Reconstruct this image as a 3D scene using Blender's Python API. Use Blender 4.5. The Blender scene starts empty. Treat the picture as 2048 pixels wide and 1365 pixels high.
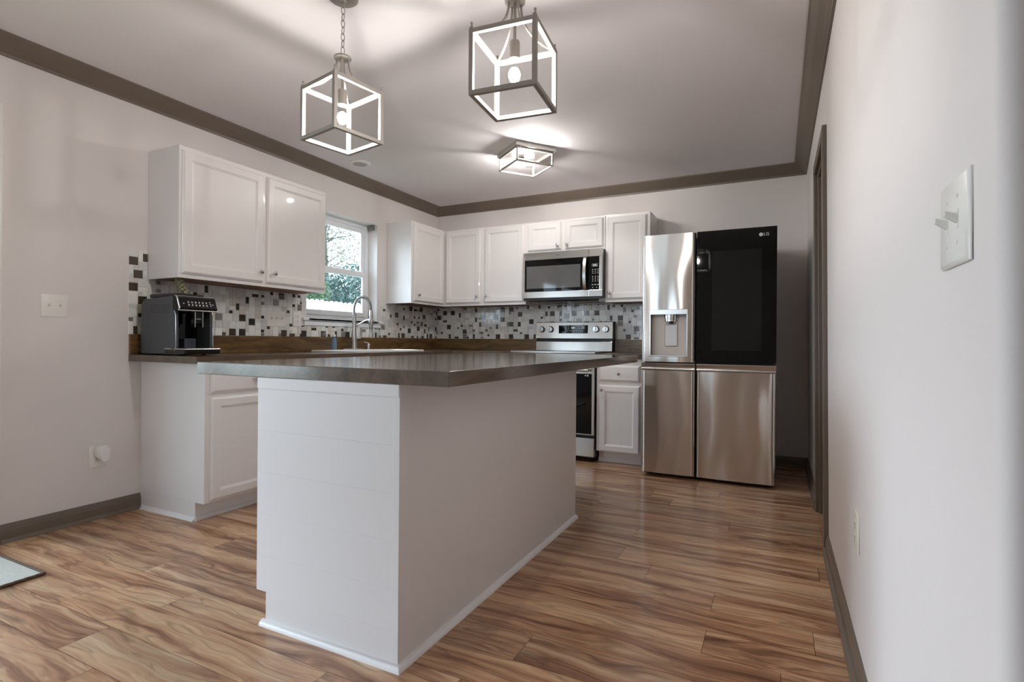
import bpy, bmesh, math, random
from mathutils import Vector, Matrix
C = bpy.context.scene.collection
sc = bpy.context.scene
PI = math.pi
random.seed(7)

# ------------------------------------------------------------------ camera
F_PX = 1069.34
yaw, pitch, roll = [math.radians(a) for a in (26.4308, 0.0264, 0.4549)]
fw = Vector((-math.sin(yaw)*math.cos(pitch), math.cos(yaw)*math.cos(pitch), math.sin(pitch)))
rt = Vector((math.cos(yaw), math.sin(yaw), 0)); up = rt.cross(fw)
rt2 = rt*math.cos(roll)+up*math.sin(roll); up2 = -rt*math.sin(roll)+up*math.cos(roll)
cd = bpy.data.cameras.new('camera'); cam = bpy.data.objects.new('camera', cd); C.objects.link(cam)
cd.sensor_width = 36.0; cd.lens = F_PX/2048*36; cd.clip_start = .02; cd.clip_end = 200
M = Matrix((rt2, up2, -fw)).transposed().to_4x4(); M.translation = (0, 0, 1.0)
cam.matrix_world = M
sc.camera = cam
# ------------------------------------------------------------------ view, world, big lights
sc.view_settings.view_transform = 'Standard'; sc.view_settings.look = 'None'
sc.view_settings.exposure = 0.2; sc.view_settings.gamma = 1.0; sc.view_settings.use_curve_mapping = False
sc.cycles.use_denoising = True
sc.cycles.max_bounces = 10; sc.cycles.diffuse_bounces = 6; sc.cycles.glossy_bounces = 5
sc.cycles.sample_clamp_indirect = 6.0
SKY = 4.0
W = bpy.data.worlds.new('sky'); sc.world = W; W.use_nodes = True
nt = W.node_tree; nt.nodes.clear()
wo = nt.nodes.new('ShaderNodeOutputWorld'); bg = nt.nodes.new('ShaderNodeBackground')
bg.inputs[0].default_value = (.68, .85, 1.0, 1); bg.inputs[1].default_value = SKY
nt.links.new(bg.outputs[0], wo.inputs[0])
LX, D, RX, CH = -3.371, 4.916, .2, 2.45          # left wall, back wall, right wall (top), ceiling height
REAR, EAST = -3.4, 3.2                           # the dining side behind the camera

def area(name, loc, rot, sx, sy, power, col):
    l = bpy.data.lights.new(name, 'AREA'); l.shape = 'RECTANGLE'; l.size = sx; l.size_y = sy
    l.energy = power; l.color = col
    o = bpy.data.objects.new(name, l); C.objects.link(o); o.location = loc; o.rotation_euler = rot
    return o
# daylight entering through the patio door, the rear window and the kitchen window
for nm_, lc_, rt_, sa_, sb_ in (('patio_portal', (LX-.01, .22, 1.03), (0, -PI/2, 0), 2.05, 1.85), ('rear_window_portal', (-2.55, REAR-.01, 1.45), (PI/2, 0, 0), 1.2, 1.6)):
    q_ = area(nm_, lc_, rt_, sa_, sb_, 1, (1, 1, 1)); q_.data.cycles.is_portal = True
pl_ = area('kitchen_window_portal', (LX-.16, 3.5, 1.63), (0, -PI/2, 0), .92, .85, 1, (1, 1, 1)); pl_.data.cycles.is_portal = True
sl = bpy.data.lights.new('bright_sky', 'SUN'); sl.energy = 9.0; sl.angle = math.radians(55); sl.color = (.72, .86, 1.0)
so = bpy.data.objects.new('bright_sky', sl); C.objects.link(so); so.rotation_euler = Vector((.80, .30, -.42)).to_track_quat('-Z', 'Y').to_euler()
BULB = 690.0; FLUSH = 760.0

# ------------------------------------------------------------------ helpers
class MB:
    def __init__(s): s.bm = bmesh.new(); s.mi = 0
    def face(s, vs):
        try:
            f = s.bm.faces.new(vs); f.material_index = s.mi; return f
        except ValueError: return None
    def box(s, x0, x1, y0, y1, z0, z1):
        v = [s.bm.verts.new(p) for p in ((x0,y0,z0),(x1,y0,z0),(x1,y1,z0),(x0,y1,z0),(x0,y0,z1),(x1,y0,z1),(x1,y1,z1),(x0,y1,z1))]
        for q in ((3,2,1,0),(4,5,6,7),(0,1,5,4),(1,2,6,5),(2,3,7,6),(3,0,4,7)): s.face([v[i] for i in q])
        return s
    def sweep(s, prof, path, closed_prof=True, caps=True):
        """prof: list of (a,b); path: list of (origin, A, B) frames"""
        rings = []
        for o, A, B in path:
            o, A, B = Vector(o), Vector(A), Vector(B)
            rings.append([s.bm.verts.new(o+A*a+B*b) for a, b in prof])
        n = len(prof)
        for r0, r1 in zip(rings, rings[1:]):
            for i in range(n if closed_prof else n-1):
                j = (i+1) % n; s.face([r0[i], r0[j], r1[j], r1[i]])
        if caps and closed_prof: s.face(rings[0][::-1]); s.face(rings[-1])
        return s
    def tube(s, pts, r, n=10, caps=True):
        pts = [Vector(p) for p in pts]; rs = r if isinstance(r, (list, tuple)) else [r]*len(pts)
        prev = None; rings = []
        for i, p in enumerate(pts):
            t = (pts[min(i+1, len(pts)-1)]-pts[max(i-1, 0)]).normalized()
            if prev is None:
                a = Vector((0,0,1)) if abs(t.z) < .9 else Vector((1,0,0)); u = t.cross(a).normalized()
            else: u = (prev-t*prev.dot(t)).normalized()
            prev = u; w = t.cross(u)
            rings.append([s.bm.verts.new(p+(u*math.cos(2*PI*k/n)+w*math.sin(2*PI*k/n))*rs[i]) for k in range(n)])
        for a, b in zip(rings, rings[1:]):
            for k in range(n): s.face([a[k], a[(k+1) % n], b[(k+1) % n], b[k]])
        if caps: s.face(rings[0][::-1]); s.face(rings[-1])
        return s
    def lathe(s, prof, c=(0,0,0), axis='z', n=24, half=False):
        """prof: (r, h) list, revolved around axis through c"""
        c = Vector(c); ax = {'x': Vector((1,0,0)), 'y': Vector((0,1,0)), 'z': Vector((0,0,1)), '-y': Vector((0,-1,0))}[axis] if isinstance(axis, str) else Vector(axis).normalized()
        a = Vector((0,0,1)) if abs(ax.z) < .9 else Vector((1,0,0)); u = ax.cross(a).normalized(); w = ax.cross(u)
        rings = []
        for r, h in prof:
            if r < 1e-6: rings.append([s.bm.verts.new(c+ax*h)])
            else: rings.append([s.bm.verts.new(c+ax*h+(u*math.cos(2*PI*k/n)+w*math.sin(2*PI*k/n))*r) for k in range(n)])
        for a_, b_ in zip(rings, rings[1:]):
            for k in range(n):
                k2 = (k+1) % n
                if len(a_) == 1 and len(b_) == 1: continue
                if len(a_) == 1: s.face([a_[0], b_[k2], b_[k]])
                elif len(b_) == 1: s.face([a_[k], a_[k2], b_[0]])
                else: s.face([a_[k], a_[k2], b_[k2], b_[k]])
        if len(rings[0]) > 1: s.face(rings[0][::-1])
        if len(rings[-1]) > 1: s.face(rings[-1])
        return s
    def ring(s, c, R, r, U, V, sx=1.0, n=20, m=8):
        c, U, V = Vector(c), Vector(U), Vector(V); N = U.cross(V)
        rr = []
        for i in range(n):
            t = 2*PI*i/n; d = (U*math.cos(t)*sx+V*math.sin(t)); p = c+d*R
            rr.append([s.bm.verts.new(p+(d.normalized()*math.cos(2*PI*k/m)+N*math.sin(2*PI*k/m))*r) for k in range(m)])
        for i in range(n):
            a, b = rr[i], rr[(i+1) % n]
            for k in range(m): s.face([a[k], a[(k+1) % m], b[(k+1) % m], b[k]])
        return s
    def loops(s, loops, cap0=True, cap1=True):
        """loops of matching point lists joined by quads"""
        R = [[s.bm.verts.new(p) for p in l] for l in loops]; n = len(R[0])
        for a, b in zip(R, R[1:]):
            for k in range(n): s.face([a[k], a[(k+1) % n], b[(k+1) % n], b[k]])
        if cap0: s.face(R[0][::-1])
        if cap1: s.face(R[-1])
        return s
    def xf(s, m): bmesh.ops.transform(s.bm, matrix=m, verts=s.bm.verts); return s
    def build(s, name, mat, parent=None, bevel=0, smooth=False, seg=2, shear=False):
        bmesh.ops.recalc_face_normals(s.bm, faces=s.bm.faces)
        if shear:
            for v in s.bm.verts: v.co.x += .026*(1-v.co.z/2.365)
        me = bpy.data.meshes.new(name); s.bm.to_mesh(me); s.bm.free()
        for m_ in (mat if isinstance(mat, (list, tuple)) else [mat]): me.materials.append(m_)
        if smooth:
            me.polygons.foreach_set('use_smooth', [True]*len(me.polygons))
            me.set_sharp_from_angle(angle=math.radians(38))
        o = bpy.data.objects.new(name, me); C.objects.link(o)
        if parent: o.parent = parent
        if bevel:
            b = o.modifiers.new('bevel', 'BEVEL'); b.width = bevel; b.segments = seg; b.limit_method = 'ANGLE'; b.angle_limit = math.radians(40)
        return o
def tag(o, label=None, cat=None, group=None, kind=None):
    if label: o['label'] = label
    if cat: o['category'] = cat
    if group: o['group'] = group
    if kind: o['kind'] = kind
    return o
def empty(name, loc, rz, label, cat, group=None):
    o = bpy.data.objects.new(name, None); C.objects.link(o); o.empty_display_size = .1
    o.location = loc; o.rotation_euler = (0, 0, rz); return tag(o, label, cat, group)
def struct(o): o['kind'] = 'structure'; return o
def copy_tree(o, parent=None):
    c = o.copy(); C.objects.link(c); c.parent = parent
    for ch in list(o.children): copy_tree(ch, c)
    return c
def text(name, body, size, loc, rot, mat, parent, ext=.0004, align='CENTER'):
    cu = bpy.data.curves.new(name, 'FONT'); cu.body = body; cu.size = size; cu.extrude = ext
    cu.align_x = align; cu.align_y = 'CENTER'
    t = bpy.data.objects.new('tmp_text', cu); C.objects.link(t)
    dg = bpy.context.evaluated_depsgraph_get(); me = bpy.data.meshes.new_from_object(t.evaluated_get(dg))
    bpy.data.objects.remove(t); bpy.data.curves.remove(cu)
    me.materials.clear(); me.materials.append(mat)
    o = bpy.data.objects.new(name, me); C.objects.link(o); o.parent = parent; o.location = loc; o.rotation_euler = rot
    return o

# ------------------------------------------------------------------ materials
def srgb(r, g, b):
    return tuple([((c/255)/12.92 if c/255 <= .04045 else ((c/255+.055)/1.055)**2.4) for c in (r, g, b)])+(1,)
def newmat(name):
    m = bpy.data.materials.new(name); m.use_nodes = True
    n = m.node_tree; return m, n, n.nodes['Principled BSDF'], n.links
def pmat(name, col, rough=.5, metal=0, spec=.5, var=.0, vscale=6, bump=0, bscale=200, coat=0, stretch=(1,1,1), emit=None, trans=0, aniso=0, ior=1.45, alpha=1):
    m, n, b, L = newmat(name)
    b.inputs['Base Color'].default_value = col; b.inputs['Roughness'].default_value = rough
    b.inputs['Metallic'].default_value = metal; b.inputs['Specular IOR Level'].default_value = spec
    b.inputs['Coat Weight'].default_value = coat; b.inputs['IOR'].default_value = ior
    b.inputs['Coat Roughness'].default_value = .05
    if trans: b.inputs['Transmission Weight'].default_value = trans
    if aniso: b.inputs['Anisotropic'].default_value = aniso
    tc = n.nodes.new('ShaderNodeTexCoord'); mp = n.nodes.new('ShaderNodeMapping'); mp.inputs['Scale'].default_value = stretch
    L.new(tc.outputs['Object'], mp.inputs[0])
    if var:
        no = n.nodes.new('ShaderNodeTexNoise'); no.inputs['Scale'].default_value = vscale; no.inputs['Detail'].default_value = 3
        L.new(mp.outputs[0], no.inputs['Vector'])
        mr = n.nodes.new('ShaderNodeMapRange'); mr.inputs[3].default_value = 1-var; mr.inputs[4].default_value = 1+var
        L.new(no.outputs['Fac'], mr.inputs[0])
        mx = n.nodes.new('ShaderNodeVectorMath'); mx.operation = 'SCALE'; mx.inputs[0].default_value = col[:3]
        L.new(mr.outputs[0], mx.inputs['Scale']); L.new(mx.outputs[0], b.inputs['Base Color'])
    if bump:
        n2 = n.nodes.new('ShaderNodeTexNoise'); n2.inputs['Scale'].default_value = bscale; n2.inputs['Detail'].default_value = 2
        L.new(mp.outputs[0], n2.inputs['Vector'])
        bu = n.nodes.new('ShaderNodeBump'); bu.inputs['Strength'].default_value = bump; bu.inputs['Distance'].default_value = .001
        L.new(n2.outputs['Fac'], bu.inputs['Height']); L.new(bu.outputs[0], b.inputs['Normal'])
    if emit: b.inputs['Emission Color'].default_value = emit[0]; b.inputs['Emission Strength'].default_value = emit[1]
    return m
def wood(name, cols, pos, rough=.35, axis='x', scale=1.0, streak=26, rings=1.0, plank=False, coat=0, bump=.08):
    """procedural grain stretched along one axis, with warped figure"""
    m, n, b, L = newmat(name); N = n.nodes.new
    tc = N('ShaderNodeTexCoord'); mp = N('ShaderNodeMapping')
    st = {'x': (1, streak, streak), 'y': (streak, 1, streak), 'z': (streak, streak, 1)}[axis]
    vec = tc.outputs['Object']
    if plank:
        at = N('ShaderNodeAttribute'); at.attribute_name = 'plank'
        ad = N('ShaderNodeVectorMath'); ad.operation = 'ADD'; L.new(vec, ad.inputs[0]); L.new(at.outputs['Vector'], ad.inputs[1]); vec = ad.outputs[0]
    # warp
    wn = N('ShaderNodeTexNoise'); wn.inputs['Scale'].default_value = 1.6*scale; wn.inputs['Detail'].default_value = 2
    wm = N('ShaderNodeMapping'); wm.inputs['Scale'].default_value = {'x': (1, 3, 3), 'y': (3, 1, 3), 'z': (3, 3, 1)}[axis]
    L.new(vec, wm.inputs[0]); L.new(wm.outputs[0], wn.inputs['Vector'])
    ws = N('ShaderNodeVectorMath'); ws.operation = 'SCALE'; ws.inputs['Scale'].default_value = .22*rings
    L.new(wn.outputs['Color'], ws.inputs[0])
    wa = N('ShaderNodeVectorMath'); wa.operation = 'ADD'; L.new(vec, wa.inputs[0]); L.new(ws.outputs[0], wa.inputs[1])
    mp.inputs['Scale'].default_value = st; L.new(wa.outputs[0], mp.inputs[0])
    n1 = N('ShaderNodeTexNoise'); n1.inputs['Scale'].default_value = .55*scale; n1.inputs['Detail'].default_value = 5; n1.inputs['Roughness'].default_value = .6
    L.new(mp.outputs[0], n1.inputs['Vector'])
    cr = N('ShaderNodeValToRGB'); e = cr.color_ramp
    while len(e.elements) < len(cols): e.elements.new(.5)
    for i, (c, p) in enumerate(zip(cols, pos)): e.elements[i].position = p; e.elements[i].color = srgb(*c)
    L.new(n1.outputs['Fac'], cr.inputs[0]); out = cr.outputs[0]
    # fine pores
    n2 = N('ShaderNodeTexNoise'); n2.inputs['Scale'].default_value = 3.2*scale; n2.inputs['Detail'].default_value = 3; L.new(mp.outputs[0], n2.inputs['Vector'])
    mr = N('ShaderNodeMapRange'); mr.inputs[1].default_value = .3; mr.inputs[2].default_value = .7; mr.inputs[3].default_value = .84; mr.inputs[4].default_value = 1.1
    L.new(n2.outputs['Fac'], mr.inputs[0])
    mu = N('ShaderNodeVectorMath'); mu.operation = 'SCALE'; L.new(out, mu.inputs[0]); L.new(mr.outputs[0], mu.inputs['Scale']); out = mu.outputs[0]
    if plank:
        n3 = N('ShaderNodeTexNoise'); n3.inputs['Scale'].default_value = .5*scale; n3.inputs['Detail'].default_value = 1.5
        m3 = N('ShaderNodeMapping'); m3.inputs['Location'].default_value = (7, 3, 1); L.new(mp.outputs[0], m3.inputs[0]); L.new(m3.outputs[0], n3.inputs['Vector'])
        s3 = N('ShaderNodeMath'); s3.operation = 'SUBTRACT'; s3.inputs[1].default_value = .5; L.new(n3.outputs['Fac'], s3.inputs[0])
        a3 = N('ShaderNodeMath'); a3.operation = 'ABSOLUTE'; L.new(s3.outputs[0], a3.inputs[0])
        r3 = N('ShaderNodeMapRange'); r3.inputs[1].default_value = 0; r3.inputs[2].default_value = .035; r3.inputs[3].default_value = .66; r3.inputs[4].default_value = 1.0; L.new(a3.outputs[0], r3.inputs[0])
        u3 = N('ShaderNodeVectorMath'); u3.operation = 'SCALE'; L.new(out, u3.inputs[0]); L.new(r3.outputs[0], u3.inputs['Scale']); out = u3.outputs[0]
        a2 = N('ShaderNodeAttribute'); a2.attribute_name = 'tone'
        m2 = N('ShaderNodeVectorMath'); m2.operation = 'MULTIPLY'; L.new(out, m2.inputs[0]); L.new(a2.outputs['Vector'], m2.inputs[1]); out = m2.outputs[0]
    L.new(out, b.inputs['Base Color']); b.inputs['Roughness'].default_value = rough; b.inputs['Coat Weight'].default_value = coat
    b.inputs['Coat Roughness'].default_value = .12
    bu = N('ShaderNodeBump'); bu.inputs['Strength'].default_value = bump; bu.inputs['Distance'].default_value = .0006
    L.new(n2.outputs['Fac'], bu.inputs['Height']); L.new(bu.outputs[0], b.inputs['Normal'])
    return m
def brushed(name, col, rough=.24, axis='z', wavy=.0, aniso=0.0, arot=0.0):
    """stainless steel with brushing along an axis and a slow sheet wave"""
    m, n, b, L = newmat(name); N = n.nodes.new
    b.inputs['Metallic'].default_value = 1; b.inputs['Roughness'].default_value = rough
    tc = N('ShaderNodeTexCoord'); mp = N('ShaderNodeMapping')
    mp.inputs['Scale'].default_value = {'z': (4, 4, 500), 'x': (4, 500, 500)}[axis]
    L.new(tc.outputs['Object'], mp.inputs[0])
    n1 = N('ShaderNodeTexNoise'); n1.inputs['Scale'].default_value = 1; L.new(mp.outputs[0], n1.inputs['Vector'])
    mr = N('ShaderNodeMapRange'); mr.inputs[3].default_value = .93; mr.inputs[4].default_value = 1.05; L.new(n1.outputs['Fac'], mr.inputs[0])
    mu = N('ShaderNodeVectorMath'); mu.operation = 'SCALE'; mu.inputs[0].default_value = col[:3]; L.new(mr.outputs[0], mu.inputs['Scale']); L.new(mu.outputs[0], b.inputs['Base Color'])
    bu = N('ShaderNodeBump'); bu.inputs['Strength'].default_value = .03; bu.inputs['Distance'].default_value = .0005; L.new(n1.outputs['Fac'], bu.inputs['Height'])
    if wavy:
        n2 = N('ShaderNodeTexNoise'); n2.inputs['Scale'].default_value = 1.0; n2.inputs['Detail'].default_value = 0
        m2 = N('ShaderNodeMapping'); m2.inputs['Scale'].default_value = (7, 7, 2.2); L.new(tc.outputs['Object'], m2.inputs[0]); L.new(m2.outputs[0], n2.inputs['Vector'])
        b2 = N('ShaderNodeBump'); b2.inputs['Strength'].default_value = wavy; b2.inputs['Distance'].default_value = .02
        L.new(n2.outputs['Fac'], b2.inputs['Height']); L.new(b2.outputs[0], bu.inputs['Normal'])
    L.new(bu.outputs[0], b.inputs['Normal'])
    tg = N('ShaderNodeTangent'); tg.direction_type = 'RADIAL'; tg.axis = 'Z'; L.new(tg.outputs[0], b.inputs['Tangent'])
    b.inputs['Anisotropic'].default_value = aniso; b.inputs['Anisotropic Rotation'].default_value = arot
    return m
m_wall = pmat('wall_paint', srgb(228, 222, 219), .6, var=.01, bump=.25, bscale=150)
m_ceil = pmat('ceiling_paint', srgb(234, 229, 230), .8, var=.01, bump=.2, bscale=120)
m_trim = pmat('taupe_trim_paint', srgb(114, 102, 90), .38, var=.04, vscale=3)
m_white = pmat('white_cabinet_paint', srgb(237, 233, 231), .32, var=.012, vscale=4, coat=.15)
m_island = pmat('white_island_paint', srgb(224, 219, 217), .42, var=.015, vscale=5, bump=.25, bscale=60)
m_island_dark = pmat('white_island_side_paint', srgb(226, 220, 217), .45, var=.015, vscale=5, bump=.25, bscale=60)
m_shoe = pmat('white_gloss_trim', srgb(238, 236, 236), .3, var=.01)
m_under = wood('cabinet_underside_wood', [(96, 52, 24), (128, 76, 42), (150, 96, 58)], [.3, .5, .7], axis='y', rough=.5)
m_floor = wood('laminate_planks', [(104, 68, 48), (156, 112, 84), (188, 146, 113), (206, 170, 135), (222, 190, 157)], [.28, .40, .49, .60, .72], axis='x', rough=.3, streak=30, scale=1.25, rings=.62, plank=True, coat=.25, bump=.1)
m_gap = pmat('plank_joint', srgb(70, 50, 38), .8, var=.1)
m_top = wood('stained_wood_top', [(66, 53, 43), (98, 81, 66), (122, 102, 85)], [.3, .5, .72], axis='y', rough=.2, streak=14, coat=1.0, bump=.02)
m_ctop = wood('stained_counter_wood', [(66, 52, 42), (92, 76, 62), (112, 95, 79)], [.3, .5, .72], axis='y', rough=.28, streak=14, coat=.4)
m_splash_y = wood('stained_board_left', [(66, 46, 24), (104, 76, 42), (134, 104, 62)], [.3, .5, .72], axis='y', rough=.35, streak=30, scale=1.6, coat=.2, rings=1.0)
m_splash_x = wood('stained_board_back', [(66, 48, 26), (100, 76, 44), (124, 98, 62)], [.3, .5, .72], axis='x', rough=.35, streak=24, scale=1.4, coat=.2, rings=1.2)
m_steel = brushed('stainless_door', (.72, .685, .64, 1), .20, 'z', wavy=.45, aniso=.92, arot=.25)
m_steelx = brushed('stainless_horizontal', (.60, .575, .54, 1), .2, 'x', wavy=.08)
m_nickel = pmat('brushed_nickel', (.36, .33, .30, 1), .5, .45, var=.05, vscale=40)
m_nickel_b = pmat('bright_nickel', (.66, .65, .63, 1), .24, 1, var=.03, vscale=40)
m_chrome = pmat('knob_metal', (.62, .61, .6, 1), .12, 1, var=.03, vscale=60)
m_blackglass = pmat('black_glass', (.004, .004, .004, 1), .03, spec=.35, var=.05)
m_mwglass = pmat('microwave_window_glass', (.10, .10, .10, 1), .06, spec=1.0, var=.05, coat=.6)
m_black = pmat('black_plastic', (.012, .012, .012, 1), .35, var=.1)
m_dkgrey = pmat('dark_grey_plastic', srgb(52, 54, 56), .45, var=.06, bump=.15, bscale=500)
m_grey = pmat('grey_plastic', srgb(120, 120, 120), .4, var=.05)
m_plate = pmat('white_plastic', srgb(236, 234, 228), .3, var=.01)
m_plate_w = pmat('ivory_plastic', srgb(232, 228, 214), .3, var=.01)
m_slot = pmat('slot_shadow', srgb(60, 56, 52), .6, var=.05)
m_sink = pmat('sink_enamel', srgb(242, 240, 236), .18, var=.01, coat=.4)
m_bulb = pmat('lit_bulb', (1, 1, 1, 1), .3, emit=((1.0, .96, .92, 1), BULB), var=.01)
m_bulb2 = pmat('lit_bulb_ceiling', (1, 1, 1, 1), .3, emit=((1.0, .96, .92, 1), FLUSH), var=.01)
m_icon = pmat('lit_icon', (.8, .8, .8, 1), .4, emit=((.9, .95, 1, 1), .6), var=.01)
m_icon2 = pmat('printed_icon', (.7, .7, .7, 1), .5, var=.05)
m_mark = pmat('grey_print', srgb(90, 88, 86), .5, var=.05)
m_vinyl = pmat('white_vinyl', srgb(240, 242, 244), .35, var=.01)
m_glass, n_, b_, L_g = newmat('window_glass')
_t = n_.nodes.new('ShaderNodeBsdfTransparent'); _g = n_.nodes.new('ShaderNodeBsdfGlossy'); _g.inputs['Roughness'].default_value = .02
_lw = n_.nodes.new('ShaderNodeLayerWeight'); _pw = n_.nodes.new('ShaderNodeMath'); _pw.operation = 'POWER'; _pw.inputs[1].default_value = 4.0
_f = n_.nodes.new('ShaderNodeMath'); _f.operation = 'MULTIPLY_ADD'; _f.inputs[1].default_value = .35; _f.inputs[2].default_value = .03; _f.name = 'glass_mix'
_lw.inputs[0].default_value = .5; L_g.new(_lw.outputs['Facing'], _pw.inputs[0]); L_g.new(_pw.outputs[0], _f.inputs[0]); _x = n_.nodes.new('ShaderNodeMixShader')
L_g.new(_f.outputs[0], _x.inputs[0]); L_g.new(_t.outputs[0], _x.inputs[1]); L_g.new(_g.outputs[0], _x.inputs[2]); L_g.new(_x.outputs[0], n_.nodes['Material Output'].inputs[0])
m_bottle = pmat('clear_blue_plastic', (.30, .45, .62, 1), .1, trans=.55, ior=1.3, var=.05)
m_rug = pmat('woven_rug', srgb(188, 188, 182), .95, var=.22, vscale=90, bump=1.0, bscale=160)
m_rugedge = pmat('brown_braid', srgb(92, 76, 62), .9, var=.4, vscale=120, bump=1.0, bscale=200)
m_orn = pmat('grey_green_ornament', srgb(150, 143, 118), .7, var=.3, vscale=60, bump=.6, bscale=200)
m_bark = pmat('bark', srgb(84, 84, 80), .9, var=.3, vscale=8, bump=1, bscale=30)
m_leaf = pmat('leaf_green', srgb(88, 112, 70), .6, var=.3, vscale=3)
m_leaf2 = pmat('leaf_blue_green', srgb(72, 98, 92), .6, var=.3, vscale=3)
m_leaf3 = pmat('leaf_pale', srgb(110, 118, 92), .6, var=.3, vscale=3)
m_grass = pmat('lawn', srgb(120, 122, 98), .9, var=.3, vscale=4)
m_grout = pmat('grout', srgb(240, 238, 234), .7, var=.03)
m_tiles = [pmat('tile_white', srgb(242, 240, 236), .1, var=.04, vscale=30, coat=.6),
           pmat('tile_pale_grey', srgb(214, 212, 209), .12, var=.06, vscale=40, coat=.6),
           pmat('tile_crackle', srgb(226, 228, 224), .2, var=.10, vscale=110, coat=.4),
           pmat('tile_beige', srgb(222, 214, 204), .15, var=.07, vscale=60, coat=.4),
           pmat('tile_dark_brown', srgb(74, 62, 50), .12, var=.14, vscale=60, coat=.7),
           pmat('tile_charcoal', srgb(62, 58, 54), .12, var=.14, vscale=60, coat=.7),
           pmat('tile_mid_grey', srgb(136, 130, 122), .12, var=.08, vscale=60, coat=.7)]

m_clear = m_glass.copy(); m_clear.name = 'clear_bulb_glass'; m_clear.node_tree.nodes['glass_mix'].inputs[1].default_value = .3
# ------------------------------------------------------------------ floor: planks along X
def make_floor():
    mb = MB(); bm = mb.bm
    pl = bm.faces.layers.int.new('pid')
    step = .1543; y0f = 1.198; g = .0007; recs = []
    mb.mi = 1
    v = [bm.verts.new(p) for p in ((LX-.2, REAR-.2, -.003), (EAST+.2, REAR-.2, -.003), (EAST+.2, D+.2, -.003), (LX-.2, D+.2, -.003))]
    mb.face(v); mb.mi = 0
    J = {-2: -2.063, -1: -2.42, 0: -2.047, 1: -2.433, 2: -.737, 3: -2.415, 4: -.215, 5: -1.1, 6: -.218, 7: -.5, 8: -.656, 9: -1.05, 10: -.66, 11: -.95, 12: -.229, 13: -1.0, 16: -.336}
    rng = random.Random(3)
    k0 = int(math.floor((REAR-y0f)/step)); k1 = int(math.ceil((D-y0f)/step))
    pid = 0
    for k in range(k0, k1+1):
        ya, yb = y0f+k*step, y0f+(k+1)*step
        j = J.get(k, rng.uniform(-1.2, 0)); Lp = 1.215
        x = j-Lp*math.ceil((j-LX)/Lp)
        while x < EAST:
            a, b_ = max(x, LX-.1), min(x+Lp, EAST+.1)
            if b_ > a:
                vs = [bm.verts.new(p) for p in ((a+g, ya+g, 0), (b_-g, ya+g, 0), (b_-g, yb-g, 0), (a+g, yb-g, 0))]
                f = mb.face(vs); f[pl] = pid+1; pid += 1
            x += Lp
    o = mb.build('floor', [m_floor, m_gap]); struct(o)
    me = o.data; at = me.attributes['pid']; ids = [d.value for d in at.data]
    p = me.attributes.new('plank', 'FLOAT_VECTOR', 'FACE'); t = me.attributes.new('tone', 'FLOAT_VECTOR', 'FACE')
    for i, q in enumerate(ids):
        r = random.Random(q*31+5); s = r.uniform(.84, 1.12); w = r.uniform(-.035, .035)
        p.data[i].vector = (r.uniform(0, 40), r.uniform(0, 40), r.uniform(0, 10))
        t.data[i].vector = (s*(1+w), s, s*(1-w*1.4))
make_floor()

# ------------------------------------------------------------------ room shell
def wall(name, rects, axis, pos, th, mat=None, shear=False):
    """rects of (u0,u1,z0,z1) as slabs; axis x: wall plane x=pos growing by th"""
    mb = MB()
    for u0, u1, z0, z1 in rects:
        if axis == 'x': mb.box(min(pos, pos+th), max(pos, pos+th), u0, u1, z0, z1)
        else: mb.box(u0, u1, min(pos, pos+th), max(pos, pos+th), z0, z1)
    bmesh.ops.remove_doubles(mb.bm, verts=mb.bm.verts, dist=1e-5)
    return struct(mb.build(name, mat or m_wall, shear=shear))
T = .15
WY0, WY1, WZ0, WZ1 = 3.09, 3.925, 1.175, 2.08         # kitchen window opening
PY0, PY1, PZ = -.72, 1.155, 2.07                      # patio door opening
wall('wall_left', [(REAR, PY0, 0, CH), (PY0, PY1, PZ, CH), (PY1, WY0, 0, CH), (WY0, WY1, 0, WZ0), (WY0, WY1, WZ1, CH), (WY1, D, 0, CH)], 'x', LX, -T)
wall('wall_back', [(LX-T, RX+1.4, 0, CH)], 'y', D, T)
wall('wall_rear', [(LX-T, -3.15, 0, CH), (-3.15, -1.95, 0, .65), (-3.15, -1.95, 2.25, CH), (-1.95, EAST+T, 0, CH)], 'y', REAR, -T)
wall('wall_east', [(REAR, .745, 0, CH)], 'x', EAST, T)
struct(MB().box(LX-T, EAST+T, REAR-T, D+T, CH, CH+.12).build('ceiling', m_ceil))
DY0, DY1, DZ = 3.04, 3.64, 2.0                        # doorway in the right wall
wt = .118; yE = .748
def right_wall():
    mb = MB()
    r = .022; pts = []
    n = 6
    prof = [(RX, DY0), (RX, yE+r)]
    for i in range(1, n+1):
        a = PI+ (PI/2)*i/n; prof.append((RX+r+r*math.cos(a), yE+r+r*math.sin(a)))
    prof += [(RX+wt+.4, yE), (RX+wt+.4, yE+wt), (RX+wt, yE+wt), (RX+wt, DY0)]
    mb.loops([[(x, y, 0) for x, y in prof], [(x, y, CH) for x, y in prof]])
    mb.box(RX, RX+wt, DY1, D, 0, CH); mb.box(RX, RX+wt, DY0, DY1, DZ, CH)
    o = mb.build('wall_right', m_wall, smooth=True, shear=True); struct(o)
right_wall()
wall('wall_hallway', [(RX+wt+.4, EAST+T, 0, CH)], 'y', yE, wt)
wall('wall_pantry', [(2.4, 4.3, 0, CH)], 'x', 1.35, .1)
wall('wall_pantry_near', [(RX+wt+.03, 1.35, 0, CH)], 'y', 2.4, -.1)
wall('wall_pantry_far', [(RX+wt+.03, 1.35, 0, CH)], 'y', 4.3, .1)

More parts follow.
